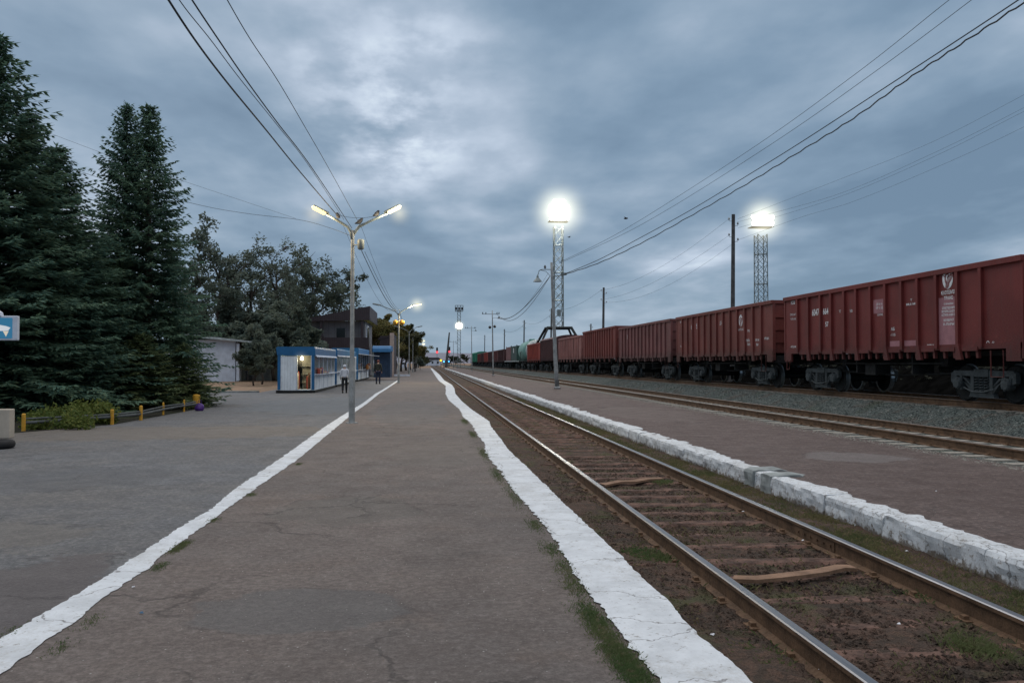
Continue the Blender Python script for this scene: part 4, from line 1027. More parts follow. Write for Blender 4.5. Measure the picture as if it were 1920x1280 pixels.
# slim the overlap: loudspeaker box, cable clamp
sb = loc1(676, 460); mb = MB(); mb.path([(sb[0] + .02, -.16, sb[1] - .14), (sb[0] + .02, -.16, sb[1] - .11), (sb[0] + .02, -.16, sb[1] + .11), (sb[0] + .02, -.16, sb[1] + .14)], [.05, .085, .095, .06], 12); mb.path([(0, 0, sb[1]), (sb[0], -.14, sb[1])], .015, 5)
o = mb.build('loudspeaker_box', paint('grey_plastic', (.20, .22, .21), .5, .1), L1, smooth=True)
plight((base1.x + al[0] - .4, y1_ - .1, al[1] - .1), 160, (1, .75, .42)); plight((base1.x + ar[0] + .4, y1_ - .1, ar[1] - .05), 170, (1, .84, .55))
for pp, s_ in ((al, -.3), (ar, .3)): halo(L1, (pp[0] + s_, -.08, pp[1] + .0), .5, .9 if s_ < 0 else 1.5, (1, .74, .32) if s_ < 0 else (1, .86, .5))
def far_lamp(label, u, Y, vtop, lit, both=True, k=1.0):
    p = aty(u, 680, Y); top = aty(u, vtop, Y).z
    return street_lamp(label, p.x, Y, top, (-1.5 * k, .62, -.7, .14) if both else (None, 0, 0, 0), (1.1 * k, .62, .8, .16), lit, r=.085)
Lb = far_lamp('second double armed lamp post with two round loudspeakers, only its right lamp lit', 747.5, 66, 587, (False, True))
for sx_ in (-.26, .26): mb = MB(); mb.lathe([(.05, -.15), (.2, 0), (.22, .03), (.05, .05)], (sx_, -.2, TOPS[Lb.name] - .75), 'y', 12); mb.build('loudspeaker', M_yel, Lb)
pL = Lb.matrix_world.translation; plight((Lb.location.x + 1.42, 66, 5.9), 700, (1, .8, .45))
halo(Lb, (1.42, 0, TOPS[Lb.name] + .67), 1.0, 1.1, (1, .9, .55))
far_lamp('third lamp post in the receding row, unlit, right arm visible', 767, 108, 622, (False, False), True, .9)
far_lamp('fourth lamp post in the receding row, unlit', 774, 142, 633, (False, False))
a_ = far_lamp('fifth lamp post in the row, its right lamp lit against the sky', 780, 175, 645, (False, True)); halo(a_, (1.42, 0, TOPS[a_.name] + .67), .9, 1.2, (1, .95, .6))
a_ = far_lamp('farthest lamp post, lit lamp just below the fifth one', 783.5, 212, 650, (False, True)); halo(a_, (1.42, 0, TOPS[a_.name] + .67), .9, 1.2, (1, .95, .7))

# poles on far platform
def bell(mb, x, z, s=1.0, y=0):
    mb.lathe([(.03 * s, z + .42 * s), (.06 * s, z + .36 * s), (.08 * s, z + .25 * s), (.27 * s, z + .02 * s), (.29 * s, z), (.24 * s, z - .01 * s)], (x, y, 0), 'z', 16)
def ppole(label, ub, vb, ut, vt, kind, r=.10):
    b = gp(ub, vb); top = aty(ut, vt, b.y); t = thing('lamp_pole', label, 'pole', tuple(b), 'lamp poles on the far platform')
    tx_, tz_ = top.x - b.x, top.z; P = lambda f: (tx_ * (f ** .8), 0, tz_ * f)
    def at(u, v): q = aty(u, v, b.y); return (q.x - b.x, 0, q.z)
    mb = MB(); mb.path([P(k / 8) if k else (0, 0, -.05) for k in range(9)], [r * (1.25 - .6 * k / 8) for k in range(9)], 10); mb.lathe([(r * 2, -.02), (r * 1.6, .12)], n=10); mb.build('pole', M_gpole, t, smooth=True)
    return t, at
p1, at = ppole('leaning lamp pole on the far platform with a bell shaped lamp on its left arm', 1045, 728, 1034, 492, 1, .115)
mb = MB(); mb.path([at(1039, 505.5), at(1022, 505), at(1014, 505.5), at(1010.5, 508), at(1009.5, 513)], .028, 6); mb.path([at(1012, 506), at(1024, 509), at(1032, 518)], .016, 5); mb.build('arm', M_galv, p1)
mb = MB(); q = at(1008, 528); bell(mb, q[0], q[2], 1.0); mb.path([at(1009.5, 513), (q[0], 0, q[2] + .4)], .028, 6); mb.build('bell_lamp', M_galv, p1, smooth=False)
mb = MB(); mb.path([at(1034, 519), at(1061, 515)], .03, 6); q = at(1057, 515); mb.box(q[0] - .18, q[0] + .18, -.06, .06, q[2] - .02, q[2] + .12); mb.build('cable_bracket', M_galv, p1)
def platform_pole(label, ub, vb, ut, vt, k):
    p, at_ = ppole(label, ub, vb, ut, vt, 2, .085)
    top = aty(ut, vt, p.location.y).z; dx = aty(ut, vt, p.location.y).x - p.location.x
    mb = MB(); mb.path([(dx - 1.3, 0, top - .45), (dx + .9, 0, top - .45)], .03, 5); mb.path([(dx, 0, top - .95), (dx + 1.1, 0, top - .95)], .02, 5)
    for q in (-1.2, -.8, .6, .85): mb.lathe([(.03, top - .45), (.06, top - .35), (.05, top - .22), (.01, top - .2)], (dx + q, 0, 0), 'z', 6)
    mb.build('crossarm', M_dsteel, p)
    mb = MB(); bell(mb, dx + .85, top - 1.0, .8); mb.build('bell_lamp', M_dsteel, p)
    if k:
        for q in (-.3, .3): mb = MB(); mb.lathe([(.05, -.15), (.17, .0), (.19, .06), (.05, .08)], (dx + q, -.1, top - 2.0 - .1 * (q < 0)), 'y', 10); mb.build('loudspeaker', M_dsteel, p)
    return p
p2 = platform_pole('slim pole on the far platform with a crossarm, bell lamp and two round loudspeakers', 925, 704, 923, 582, 1)
p3 = platform_pole('slim pole with small crossarm, third on the far platform, left of the loudspeaker pole', 885, 695, 884, 611, 0)
p4 = platform_pole('thin distant pole with crossarm between the signals and the far light tower', 850.5, 690, 850, 638, 0)

# utility poles behind the train
UP_ = []
for lab, u, vt, Y in [('thick dark utility pole rising behind the second wagon', 1375, 402, None), ('dark utility pole with insulators behind the fourth wagon', 1132, 539, None), ('thin utility pole rising between the legs of the nearest light tower', 1034, 578, None), ('utility pole behind the tank wagon', 983, 600, None), ('utility pole behind the containers', 946, 617, None), ('farthest utility pole behind the dark far wagons', 909, 628, None), ('short utility pole top beside the pole with insulators', 1108, 607, 150)]:
    Y = Y or atx(u, 680, 20).y
    p = aty(u, vt, Y); t = thing('utility_pole', lab, 'pole', (p.x, Y, 0), 'utility poles behind the train')
    mb = MB(); hh = p.z; mb.path([(0 - .15, 0, -.1), (0, 0, hh)], [.17, .12], 8)
    if u == 1375: mb.path([(-.35, .1, 0), (-.25, .1, 4.4)], [.2, .17], 8)
    mb.build('pole', M_tim, t)
    mb = MB()
    for s_, dz in ((-1, .45), (1, .75), (-1, 1.5), (1, 1.8)):
        mb.path([(0, 0, hh - dz), (s_ * .3, 0, hh - dz), (s_ * .3, 0, hh - dz + .12)], .015, 4); mb.lathe([(.05, hh - dz + .08), (.07, hh - dz + .16), (.03, hh - dz + .24)], (s_ * .3, 0, 0), 'z', 6)
    mb.build('insulator', M_lampoff, t); UP_.append((p.x, Y, hh))
# black leaning pole by signals and a pole left near white house
p = aty(837, 672, 285); q = aty(842.5, 623, 285); t = thing('utility_pole', 'black leaning pole between the two red signals', 'pole', (p.x, 285, 0))
mb = MB(); mb.path([(-.1, 0, -.1), (q.x - p.x, 0, q.z)], [.55, .22], 7); mb.build('pole', M_tim, t)
p = gp(445, 708); tpz = aty(444, 565, p.y); t = thing('utility_pole', 'brown wooden pole in front of the white house porch', 'pole', tuple(p))
mb = MB(); mb.path([(0, 0, -.1), (tpz.x - p.x, 0, tpz.z)], [.17, .13], 8); mb.build('pole', paint('brown_wood', (.10, .065, .05), .9, .3), t)

# light towers
def tower(label, u, Y, vbase, vtop_lat, w, X=None):
    b = aty(u, 680, Y); t = thing('light_tower', label, 'light tower', (b.x, Y, 0), None)
    z0 = aty(u, vbase, Y).z; z1 = aty(u, vtop_lat, Y).z
    mb = MB(); h = w / 2; n = max(6, int((z1 - z0) / (w * .95))); dz = (z1 - z0) / n
    for sx_ in (-h, h):
        for sy_ in (-h, h): mb.path([(sx_, sy_, z0), (sx_ * .92, sy_ * .92, z1)], w * .05, 4)
    for i in range(n + 1):
        z = z0 + i * dz; k = (1 - .08 * i / n) * h
        for a, b2 in (((-k, -k), (k, -k)), ((k, -k), (k, k)), ((k, k), (-k, k)), ((-k, k), (-k, -k))):
            if i % 3 == 0: mb.path([(*a, z), (*b2, z)], w * .035, 4, False)
            if i < n:
                mb.path([(*a, z), (*b2, z + dz)], w * .024, 4, False); mb.path([(*b2, z), (*a, z + dz)], w * .024, 4, False)
    mb.build('lattice_mast', M_galv, t)
    return t, z0, z1
def floods(t, z, wid, rows, cols, s=.26):
    mb = MB(); mb.box(-wid / 2 - .2, wid / 2 + .2, -.75, .75, z - .9, z - .82)
    for q in (-wid / 2 - .2, wid / 2 + .2): mb.path([(q, -.75, z - .85), (q, -.75, z + .3)], .03, 4)
    mb.build('platform', M_dsteel, t)
    for i in range(rows):
        for j in range(cols):
            if rows > 2 and i in (0, rows - 1) and j in (0, cols - 1): continue
            x = -wid / 2 + wid * j / (cols - 1); zz = z - .45 + i * .75
            f = link('floodlight', None) if False else None
            mb = MB(); mb.lathe([(s * .4, .25), (s, 0.02), (s * 1.08, 0)], (x, -.72, zz), 'y', 12); f = mb.build('floodlight', M_dsteel, t)
            mb = MB(); mb.lathe([(.01, -.03), (s * .7, -.03), (s, -.015)], (x, -.72, zz), 'y', 12); mb.build('lens', M_flood, f, fix=False)
tA, z0, z1 = tower('nearest tall light tower on a four legged base, with a dazzling white lamp cluster', 1047, 112, 615, 425, 1.25)
mb = MB()
for sx_ in (-1, 1):
    for sy_ in (-1, 1): mb.path([(sx_ * 1.6, sy_ * 1.2, z0), (sx_ * 3.1, sy_ * 2.6, z0 - 2.9), (sx_ * 3.4, sy_ * 2.9, -.1)], .20, 4)
for sy_ in (-1, 1): mb.path([(-1.75, sy_ * 1.2, z0), (1.75, sy_ * 1.2, z0)], .18, 4)
for sx_ in (-1, 1): mb.path([(sx_ * 1.6, -1.2, z0), (sx_ * 1.6, 1.2, z0)], .17, 4)
mb.build('leg_frame', M_tim2, tA)
mb = MB(); mb.box(-.25, .25, -.7, -.5, z0 + 1.6, z0 + 2.5); mb.build('switch_box', M_galv, tA)
zA = aty(1047, 404, 112).z; floods(tA, zA, 2.3, 4, 5, .3); halo(tA, (0, -.7, zA + .4), 5.2, .55, (1, .95, .70)); plight((tA.location.x, 111, zA), 9000, (1, .93, .78), 1.2)
tB, z0, z1 = tower('right light tower rising behind the second wagon, with a wide flat lamp cluster', 1428, 100, 700, 440, 1.30)
mb = MB(); mb.box(-.8, .8, -.8, .8, -.2, z0 + .05); mb.build('footing', M_kerbg, tB)
zB = aty(1428, 414, 100).z; floods(tB, zB, 2.4, 2, 6, .27); halo(tB, (-.0, -.7, zB), 4.2, .6, (1, .95, .70))
tC, z0, z1 = tower('distant light tower with an unlit platform on top and one bright lamp halfway', 860.5, 232, 692, 582, .95)
for (vv, s_) in ((577, 1.0),):
    z = aty(860, vv, 232).z; mb = MB(); mb.box(-1.1, 1.1, -1, 1, z - 1.0, z - .9)
    for q in (-1.1, -.4, .4, 1.1): mb.path([(q, -1, z - .9), (q, -1, z + .6)], .07, 4)
    mb.path([(-1.1, -1, z + .6), (1.1, -1, z + .6)], .07, 4)
    for q in (-.8, 0, .8): mb.box(q - .25, q + .25, -1.3, -1.0, z - .7, z + .1)
    mb.build('platform', M_dsteel, tC)
z = aty(861, 611, 232).z; mb = MB(); mb.lathe([(.9, 0), (.95, .25), (.3, .5)], (0, -.9, z), 'y', 12); f_ = mb.build('floodlight', M_dsteel, tC)
mb = MB(); mb.lathe([(.01, -.04), (.6, -.04), (.85, -.02)], (0, -.9, z), 'y', 12); mb.build('lens', M_flood, f_, fix=False); halo(tC, (0, -1, z), 2.1, 1.3, (1, .95, .66))

# signals
def signal(label, u, v, Y, col, lo=False, r=.33):
    b = aty(u, v, Y); t = thing('railway_signal', label, 'signal', (b.x, Y, -.1), 'railway signals down the line')
    mb = MB(); mb.path([(0, .1, 0), (0, .1, b.z)], .09, 6); mb.build('mast', M_dsteel, t)
    z = b.z; mb = MB(); mb.box(-.42, .42, 0, .3, z - .4, z + (2.2 if not lo else .45)); h = mb.build('signal_head', M_black, t)
    mb = MB(); mb.lathe([(.01, -.06), (r * .8, -.05), (r, 0)], (0, 0, z + .1), 'y', 14); mb.build('signal_lens', emit('signal_' + lab_c(col), col, 2.6), h, fix=False)
    halo(t, (0, -.2, z + .1), r * 3.2, .7, col)
def lab_c(c): return 'red' if c[2] < c[0] and c[1] < .3 else ('yellow' if c[0] > .8 else 'blue')
signal('left red signal on a short mast', 819.5, 660, 380, (1, .05, .06), r=.42); signal('right red signal beside the black leaning pole', 842.5, 659, 360, (1, .05, .08), r=.4)
signal('low yellow signal left of the two blue ones', 826.5, 675.5, 300, (1, .62, .03), True, .33); signal('left of the two low blue signals', 832.3, 677.8, 250, (.12, .5, 1), True, .24); signal('right of the two low blue signals, under the black leaning pole', 841.5, 677.5, 240, (.10, .45, 1), True, .22)

# ------------------------------------------------------------------ wires
def wire(label, pts, r, grp, mat=M_wire, wob=0, sub=10):
    P = [Vector(p) for p in pts]; out = []
    for i in range(len(P) - 1):
        p0, p1_, p2_, p3_ = P[max(0, i - 1)], P[i], P[i + 1], P[min(len(P) - 1, i + 2)]
        for k in range(sub):
            t = k / sub; out.append(.5 * ((2 * p1_) + (p2_ - p0) * t + (2 * p0 - 5 * p1_ + 4 * p2_ - p3_) * t * t + (3 * p1_ - p0 - 3 * p2_ + p3_) * t ** 3))
    out.append(P[-1])
    if wob: out = [q + Vector((math.sin(i * 1.9) * wob, 0, math.cos(i * 1.9) * wob)) for i, q in enumerate(out)]
    rr = [r * max(1.0, (q - CAM).length / 26) for q in out]
    mb = MB(); mb.path(out, rr, 5); tag(mb.build('overhead_wire', mat), label, 'wire', grp)
def wx_(label, uv, X, r, grp='wires over the platform', wob=0, tail=None):
    """a wire hanging in one vertical plane, from a far end behind the viewer to its pole"""
    if X[0] < 0: A_ = aty(*uv[-1], y1_); B_ = Vector((X[0], -17, 5.2))
    elif X[0] > 19: A_ = tail; B_ = Vector((20.3, 12, 9.5))
    else: A_ = aty(*uv[-1], p1.location.y); B_ = Vector((X[0], -1.5, 8.1))
    nx, ny = -(A_.y - B_.y), A_.x - B_.x; pts = []
    for u, v in uv:
        d_ = ray(u, v); den_ = nx * d_.x + ny * d_.y; t_ = (nx * A_.x + ny * A_.y) / den_; pts.append(CAM + d_ * t_)
    if tail is not None:
        k_ = [q for q in pts]; pts = [tail] + k_; e_ = pts[-1] + (pts[-1] - pts[-2]); pts.append(Vector((B_.x, 12, e_.z)) if e_.y > 14 else e_)
    else:
        f_ = pts[0]; g_ = f_ + (f_ - pts[1]) * ((f_.y - B_.y) * .5 / max(.1, pts[1].y - f_.y))
        pts = [B_.lerp(g_, k / 9).lerp(g_.lerp(f_, k / 9), k / 9) for k in range(9)] + pts
    wire(label, pts, r, grp, wob=wob)
lx = base1.x
# overhead lines along the lamp row: all run at X close to the posts
wx_('thick twisted cable, leftmost in the bundle running to the nearest lamp post', [(250, -110), (316, 0), (372, 84), (430, 160), (500, 245), (565, 325), (636, 408)], (-2.15, lx - .25), .011)
wx_('thin wire just right of the thick twisted cable', [(270, -110), (336, 0), (395, 75), (450, 148), (520, 235), (580, 312), (645, 412)], (-2.1, lx - .2), .005)
wx_('second dark cable of the bundle reaching the lamp post', [(290, -110), (360, 0), (410, 75), (460, 148), (520, 230), (585, 315), (660, 428)], (-2.05, lx - .1), .008)
wx_('separate thin wire reaching the nearest lamp post from the top of the photo', [(360, -120), (426, 0), (470, 75), (520, 150), (570, 235), (620, 322), (674, 420)], (-1.8, lx + .1), .005)
Z2 = 66.0; x2 = Lb.location.x
def span(label, a, b, sag, r, grp, n=8):
    a, b = Vector(a), Vector(b); pts = [a.lerp(b, k / n) - Vector((0, 0, sag * 4 * (k / n) * (1 - k / n))) for k in range(n + 1)]; wire(label, pts, r, grp, sub=2)
tb = aty(747, 580, Z2).z
A = lambda u, v: tuple(aty(u, v, y1_)); B = lambda u, v: tuple(aty(u, v, Z2))
span('thick cable hanging between the first two lamp posts', A(678, 470), B(742, 582), .30, .010, 'wires over the platform')
span('cable right of the thick one between the first two lamp posts', A(684, 472), B(746, 584), .22, .006, 'wires over the platform')
span('thin rightmost wire between the first two lamp posts', A(677, 424), B(752, 582), .55, .004, 'wires over the platform')
span('faint leftmost wire between the first two lamp posts', A(640, 414), B(738, 583), .75, .004, 'wires over the platform')
span('cable between the second and third lamp posts', (x2, Z2, tb), (tuple(aty(767, 622, 108))), .4, .006, 'wires over the platform')
span('wire slung between the two arms of the nearest lamp post', A(637, 404), A(705, 405), .06, .005, 'wires over the platform')
wire('wire curving from the nearest lamp post to the left over the trees', [aty(662, 444, y1_), aty(620, 428, 23.5), aty(560, 412, 26), aty(460, 400, 30), aty(372, 384, 34), aty(240, 350, 40), aty(120, 312, 46)], .006, 'wires over the platform')
wire('fainter wire crossing the sky between the spruces and the broadleaf trees', [aty(555, 410, 26.3), aty(450, 375, 32), aty(345, 340, 38), aty(200, 290, 44), aty(80, 245, 50)], .004, 'wires over the platform')
# far platform pole wires
XP = p1.location.x
wx_('thick wavy cable sloping from the top right corner to the leaning platform pole', [(2060, -90), (1918, 6), (1800, 84), (1700, 150), (1600, 222), (1500, 284), (1400, 345), (1300, 402), (1200, 457), (1120, 494), (1060, 514)], (8.3, XP + .45), .013, 'wires on the far platform poles', .012)
wx_('straight dark cable just above the wavy one', [(2040, -90), (1910, 0), (1700, 138), (1500, 268), (1400, 330), (1300, 391), (1200, 446), (1120, 488), (1060, 513)], (8.3, XP + .45), .010, 'wires on the far platform poles')
wx_('left thin wire of the pair crossing the upper right sky', [(1900, -90), (1780, 0), (1600, 142), (1400, 285), (1200, 413), (1120, 458), (1048, 492)], (8.2, XP + .1), .005, 'wires on the far platform poles')
wx_('right thin wire of the pair crossing the upper right sky', [(1940, -90), (1822, 0), (1650, 128), (1450, 268), (1250, 394), (1150, 448), (1048, 494)], (8.2, XP + .1), .005, 'wires on the far platform poles')
yP, yQ = p1.location.y, p2.location.y
span('lower sagging cable between the leaning pole and the loudspeaker pole', tuple(aty(1031, 518, yP)), tuple(aty(937, 597, yQ)), .9, .010, 'wires on the far platform poles')
span('second cable sagging between the leaning pole and the loudspeaker pole', tuple(aty(1030, 520, yP)), tuple(aty(940, 596, yQ)), 1.25, .007, 'wires on the far platform poles')
span('faint upper wire between the leaning pole and the loudspeaker pole', tuple(aty(1028, 512, yP)), tuple(aty(930, 588, yQ)), 1.5, .004, 'wires on the far platform poles')
gn = 'wires between the utility poles behind the train'
def uw(lab, i, j, s_, dz, sag): 
    a, b = UP_[i], UP_[j]; span(lab, (a[0] + s_ * .3, a[1], a[2] - dz), (b[0] + s_ * .3, b[1], b[2] - dz), sag, .0028, gn)
uw('highest wire between the thick dark pole and the pole with insulators', 0, 1, -1, .3, .9); uw('middle wire between the thick dark pole and the pole with insulators', 0, 1, -1, 1.4, .8); uw('lowest wire between the thick dark pole and the pole with insulators', 0, 1, 1, 1.7, 1.1)
uw('wire from the pole with insulators to the pole between the tower legs', 1, 2, -1, .3, .8); uw('wire from the pole between the tower legs to the pole behind the tank', 2, 3, 1, .6, .9); uw('wire between the poles behind the tank and the containers', 3, 4, 1, .6, .8)
P0 = UP_[0]
for lab, dz, uv in (('uppermost wire fanning out to the right edge from the thick dark pole', .3, [(1560, 342), (1740, 270), (1920, 178), (2100, 80)]), ('second wire from the thick dark pole to the right edge, below the lit tower head', .5, [(1560, 368), (1740, 292), (1920, 202), (2100, 105)]), ('third wire from the thick dark pole to the right edge', .9, [(1560, 374), (1740, 299), (1920, 209), (2100, 115)]), ('lowest wire from the thick dark pole to the right edge', 1.7, [(1500, 408), (1600, 378), (1760, 312), (1920, 238), (2100, 140)])):
    wx_(lab, uv, (20.2, 20.2), .003, gn, tail=Vector((P0[0] + .3, P0[1], P0[2] - dz)))

# ------------------------------------------------------------------ kiosks
KX = -6.15
def kY(u): return atx(u, 680, KX).y
def kz(u, v): return atx(u, v, KX).z
M_int = paint('kiosk_interior', (.28, .26, .22), .9, .2)
def kiosk(label, ya, yb_, xw, top, fas, door, panels, grp='blue and white kiosks on the station square', awn=0.0, ztop_b=None):
    """ya near end, yb_ far end, xw left wall x, top height, fas fascia bottom"""
    t = thing('kiosk', label, 'kiosk', (KX, ya, 0), grp); L = yb_ - ya; w = xw - KX
    mb = MB(); mb.box(w, 0, 0, L, .08, .16); mb.box(w, w + .06, 0.06, L, .16, fas); mb.box(w + .06, -.06, L - .06, L, .16, fas); mb.build('wall', M_wpanel, t)
    mb = MB(); mb.box(w - .08, .06, -.08, L + .05, -.02, .12); mb.build('plinth', M_black, t)
    mb = MB()
    for (x, y) in ((w + .06, .05), (-.06, .05), (-.06, L - .05), (w + .06, L - .05)): mb = MB(); mb.box(x - .075, x + .075, y - .075, y + .075, .16, fas); mb.build('corner_post', M_blue, t)
    mb = MB(); n = 10; 
    prof = [(w - .04, fas), (.06, fas), (.06, top - .10), (.02, top), (w, top), (w - .1, top - .05)]
    mb.prism(prof, -.04, L + .06, 'y'); mb.build('fascia', M_blue, t)
    mb = MB()
    if door:
        dl = w * .48
        mb.box(w + .14, dl, .0, .05, .16, fas - .04); mb.build('side_panel', M_wpanel, t)
        mb = MB(); mb.box(dl - .02, dl + .03, -.02, .04, .16, fas); mb.box(-.17, -.13, -.03, .04, .16, fas); mb.build('door_frame', M_plaster, t)
    else:
        mb.box(w + .14, -.14, .0, .05, .16, fas - .04); mb.build('side_panel', M_wpanel, t)
    # counter side facing the tracks
    for i in range(panels):
        a = .1 + (L - .2) * i / panels; b = .1 + (L - .2) * (i + 1) / panels
        mb = MB(); mb.box(-.04, 0, a + .03, b - .03, .16, .92); mb.build('lower_panel', M_wpanel, t)
        mb = MB(); mb.box(-.03, -.015, a + .06, b - .06, 1.0, fas - .06); mb.build('window', M_glass, t)
    mb = MB()
    for i in range(panels + 1):
        a = .1 + (L - .2) * i / panels; mb.box(-.05, .015, a - .03, a + .03, .16, fas)
    mb.box(-.05, .02, .1, L - .1, .92, 1.0); mb.build('window_frame', M_plaster, t)
    if awn:
        mb = MB(); mb.prism([(.0, fas - .0), (awn, fas - .1), (awn, fas - .06), (0, fas + .06)], .1, L - .1, 'y'); mb.build('awning', M_plaster, t)
    mb = MB(); mb.box(-.02, .24, .3, L - .3, .95, .985); mb.build('counter', M_plaster, t)
    return t
y1k = aty(556, 735, 1).y
ka, kb = kY(589), kY(628)
k1 = kiosk('nearest blue and white kiosk with an open doorway and a bright bulb', ka, kb, aty(521, 700, ka).x, kz(590, 650), kz(590, 666), True, 5, awn=.16)
w1x = aty(521, 700, ka).x - KX
# dark interior things
mb = MB(); mb.box(w1x * .48 + .05, -.2, 1.6, 1.66, .16, 2.2); mb.build('shelf_back', M_int, k1)
mb = MB()
for zz in (.5, .95, 1.4, 1.75): mb.box(w1x * .48 + .05, -.2, 1.2, 1.6, zz, zz + .03)
mb.build('shelf', M_int, k1)
fz = kz(590, 672); mb = MB(); mb.lathe([(.02, .1), (.07, .04), (.07, -.04), (.02, -.08)], (-.68, .25, fz), 'z', 10); mb.build('bulb', emit('bulb', (1, .9, .6), 40), k1)
plight((KX - .68, ka + .2, fz - .12), 30, (1, .85, .5), .08); halo(k1, (-.68, .1, fz), .62, 1.6, (1, .85, .5))
GM = [paint('goods_' + n_, c, .6, .3, 9) for n_, c in (('red', (.30, .06, .04)), ('orange', (.40, .17, .06)), ('cream', (.5, .45, .35)), ('blue', (.05, .12, .28)), ('brown', (.12, .06, .04)))]
def goods(label, cat, x, y, z, sx, sy, sz, m, nm='goods_box', n=6, seed=0):
    rnd = random.Random(seed); t = thing(nm, label, cat, (x, y, z), 'goods laid out at the kiosks')
    for k in range(n):
        mb = MB(); a = rnd.uniform(-.5, .5) * sx; b = (k + .5) / n * sy - sy / 2; s1 = rnd.uniform(.35, .5) * sy / n; h_ = sz * rnd.uniform(.6, 1)
        mb.lathe([(s1 * .8, 0), (s1, h_ * .2), (s1, h_ * .8), (s1 * .5, h_)], (a * .3, b, 0), 'z', 8); mb.build('packet', GM[(m + k * (seed % 3 + 1)) % 5], t)
    return t
goods('pile of red and brown goods on the nearest kiosk counter', 'goods', KX + .12, ka + 1.7, .985, .2, 1.6, .36, 0, seed=1, n=7)
goods('few pale goods further along the nearest kiosk counter', 'goods', KX + .12, ka + 4.2, .985, .2, 1.2, .14, 2, seed=2, n=5)
goods('reddish goods hung just inside the open kiosk doorway', 'goods', KX - .42, ka + .7, .17, .3, .4, .95, 0, seed=4, n=3)
goods('cream and brown goods on the floor inside the kiosk doorway', 'goods', KX - .98, ka + .8, .17, .3, .4, 1.0, 2, seed=5, n=3)
k2 = kiosk('second kiosk, joined behind the nearest one, with pale lit door panels', kY(631), kY(666), KX - 2.1, kz(648, 656), kz(648, 667), False, 4, awn=.1)
k3 = kiosk('third kiosk with a long white awning, seen right of the lamp post', kY(671), kY(691), KX - 2.2, kz(680, 654), kz(680, 665), False, 5, awn=1.1)
goods('colourful goods on the open stall counter of the third kiosk', 'goods', KX + .35, kY(684), .985, .3, 3, .6, 1, seed=3, n=8)
for xx in range(2):
    mb = MB(); mb.path([(KX + .2, kY(671) + 1 + xx * 6, .0), (KX + .2, kY(671) + 1 + xx * 6, .96)], .03, 5); mb.path([(KX + .02, kY(671) + 1 + xx * 6, .93), (KX + .2, kY(671) + 1 + xx * 6, .93)], .02, 5); mb.build('counter_leg', M_dsteel, k3, loc=(-KX, -kY(671), 0))
# fourth: dark blue kiosk with rounded blue awning
Y4 = 92.0; xl, xr = aty(699, 680, Y4).x, aty(733, 680, Y4).x; zt4, zf4 = aty(716, 648, Y4).z, aty(716, 659, Y4).z
t = thing('kiosk', 'dark blue kiosk under a curved bright blue awning, furthest kiosk', 'kiosk', ((xl + xr) / 2, Y4, 0), 'blue and white kiosks on the station square'); hw = (xr - xl) / 2
mb = MB(); mb.box(-hw + .1, hw - .1, .4, 5, -.02, zf4 + .05); mb.build('wall', M_dblue, t)
mb = MB(); mb.prism([(-.7, zf4 - .05), (-.62, zf4 + .3), (-.3, zt4 - .1), (.4, zt4), (5, zt4), (5, zf4 + .05), (.2, zf4 + .05)], -hw, hw, 'x'); mb.build('awning', M_blue, t)
mb = MB(); mb.box(-.5, .5, .33, .4, 0, 2.0); mb.build('door', M_dblue, t); mb = MB(); mb.box(-hw + .2, -.6, .35, .4, 1, 2); mb.build('window', M_dglass, t)
mb = MB(); mb.box(-hw, -hw + .12, -.6, -.5, 0, zf4); mb.build('post', M_galv, t)
# brown building behind with tan edge
Y5 = 101; a, b = aty(712, 640, Y5), aty(738, 625, Y5)
t = thing('shop_building', 'low brown building with a tan corner strip behind the furthest kiosk', 'building', (b.x, Y5, 0))
mb = MB(); wdt = a.x - b.x; mb.box(wdt, -.0, 0, 9, -.05, aty(738, 628, Y5).z - .1); mb.build('wall', M_brown, t)
mb = MB(); mb.box(-.45, .06, -.12, 0, 0, aty(738, 624, Y5).z); mb.build('corner_strip', M_tan, t)
mb = MB(); mb.prism([(wdt - .2, aty(712, 634, Y5).z), (.0, aty(738, 626, Y5).z), (.0, aty(738, 629, Y5).z), (wdt - .2, aty(712, 637, Y5).z)], -.1, 9.2, 'y'); mb.build('roof', M_brown, t)
mb = MB(); mb.box(.1, 2.0, -.6, -.1, -.02, .2); mb.build('step', M_plaster, t)
# dark two-storey building
Y6 = 100.0
P6 = lambda u, v: aty(u, v, Y6)
xl, xr = P6(583, 640).x, P6(684, 640).x
t = thing('two_storey_building', 'dark two storey building with a sloping brown roof and an upper balcony', 'building', (xr, Y6, 0)); W_ = xl - xr; D_ = 12.5
zb = P6(600, 655).z; zr0, zr1 = P6(578, 596).z, P6(697, 573).z; zw = P6(640, 602).z
mb = MB(); mb.box(W_, 0, 0, D_, -.1, zw); mb.build('wall', M_gwall, t)
mb = MB(); dz_ = P6(640, 575).z - P6(640, 601).z
xa, xb = P6(576, 640).x - xr, P6(697, 640).x - xr - .15
za0, za1 = P6(576, 598).z, P6(576, 603).z; zc0, zc1 = P6(697, 575).z, P6(697, 601).z
mb.prism([(xa, za1), (xb, zc1), (xb, zc0), (xa, za0)], -1.3, -1.1, 'y'); mb.prism([(xa, za0), (xb, zc0), (xb, zc0 - .15), (xa, za0 - .15)], -1.1, D_ + .5, 'y')
mb.prism([(xa, za1 + .1), (xb, zc1 + .1), (xb, zc1 + .25), (xa, za1 + .25)], -1.1, .0, 'y')
mb.box(xb - .1, xb, -1.1, D_ + .5, zc1, zc0 - .15)
mb.build('roof', M_brown, t)
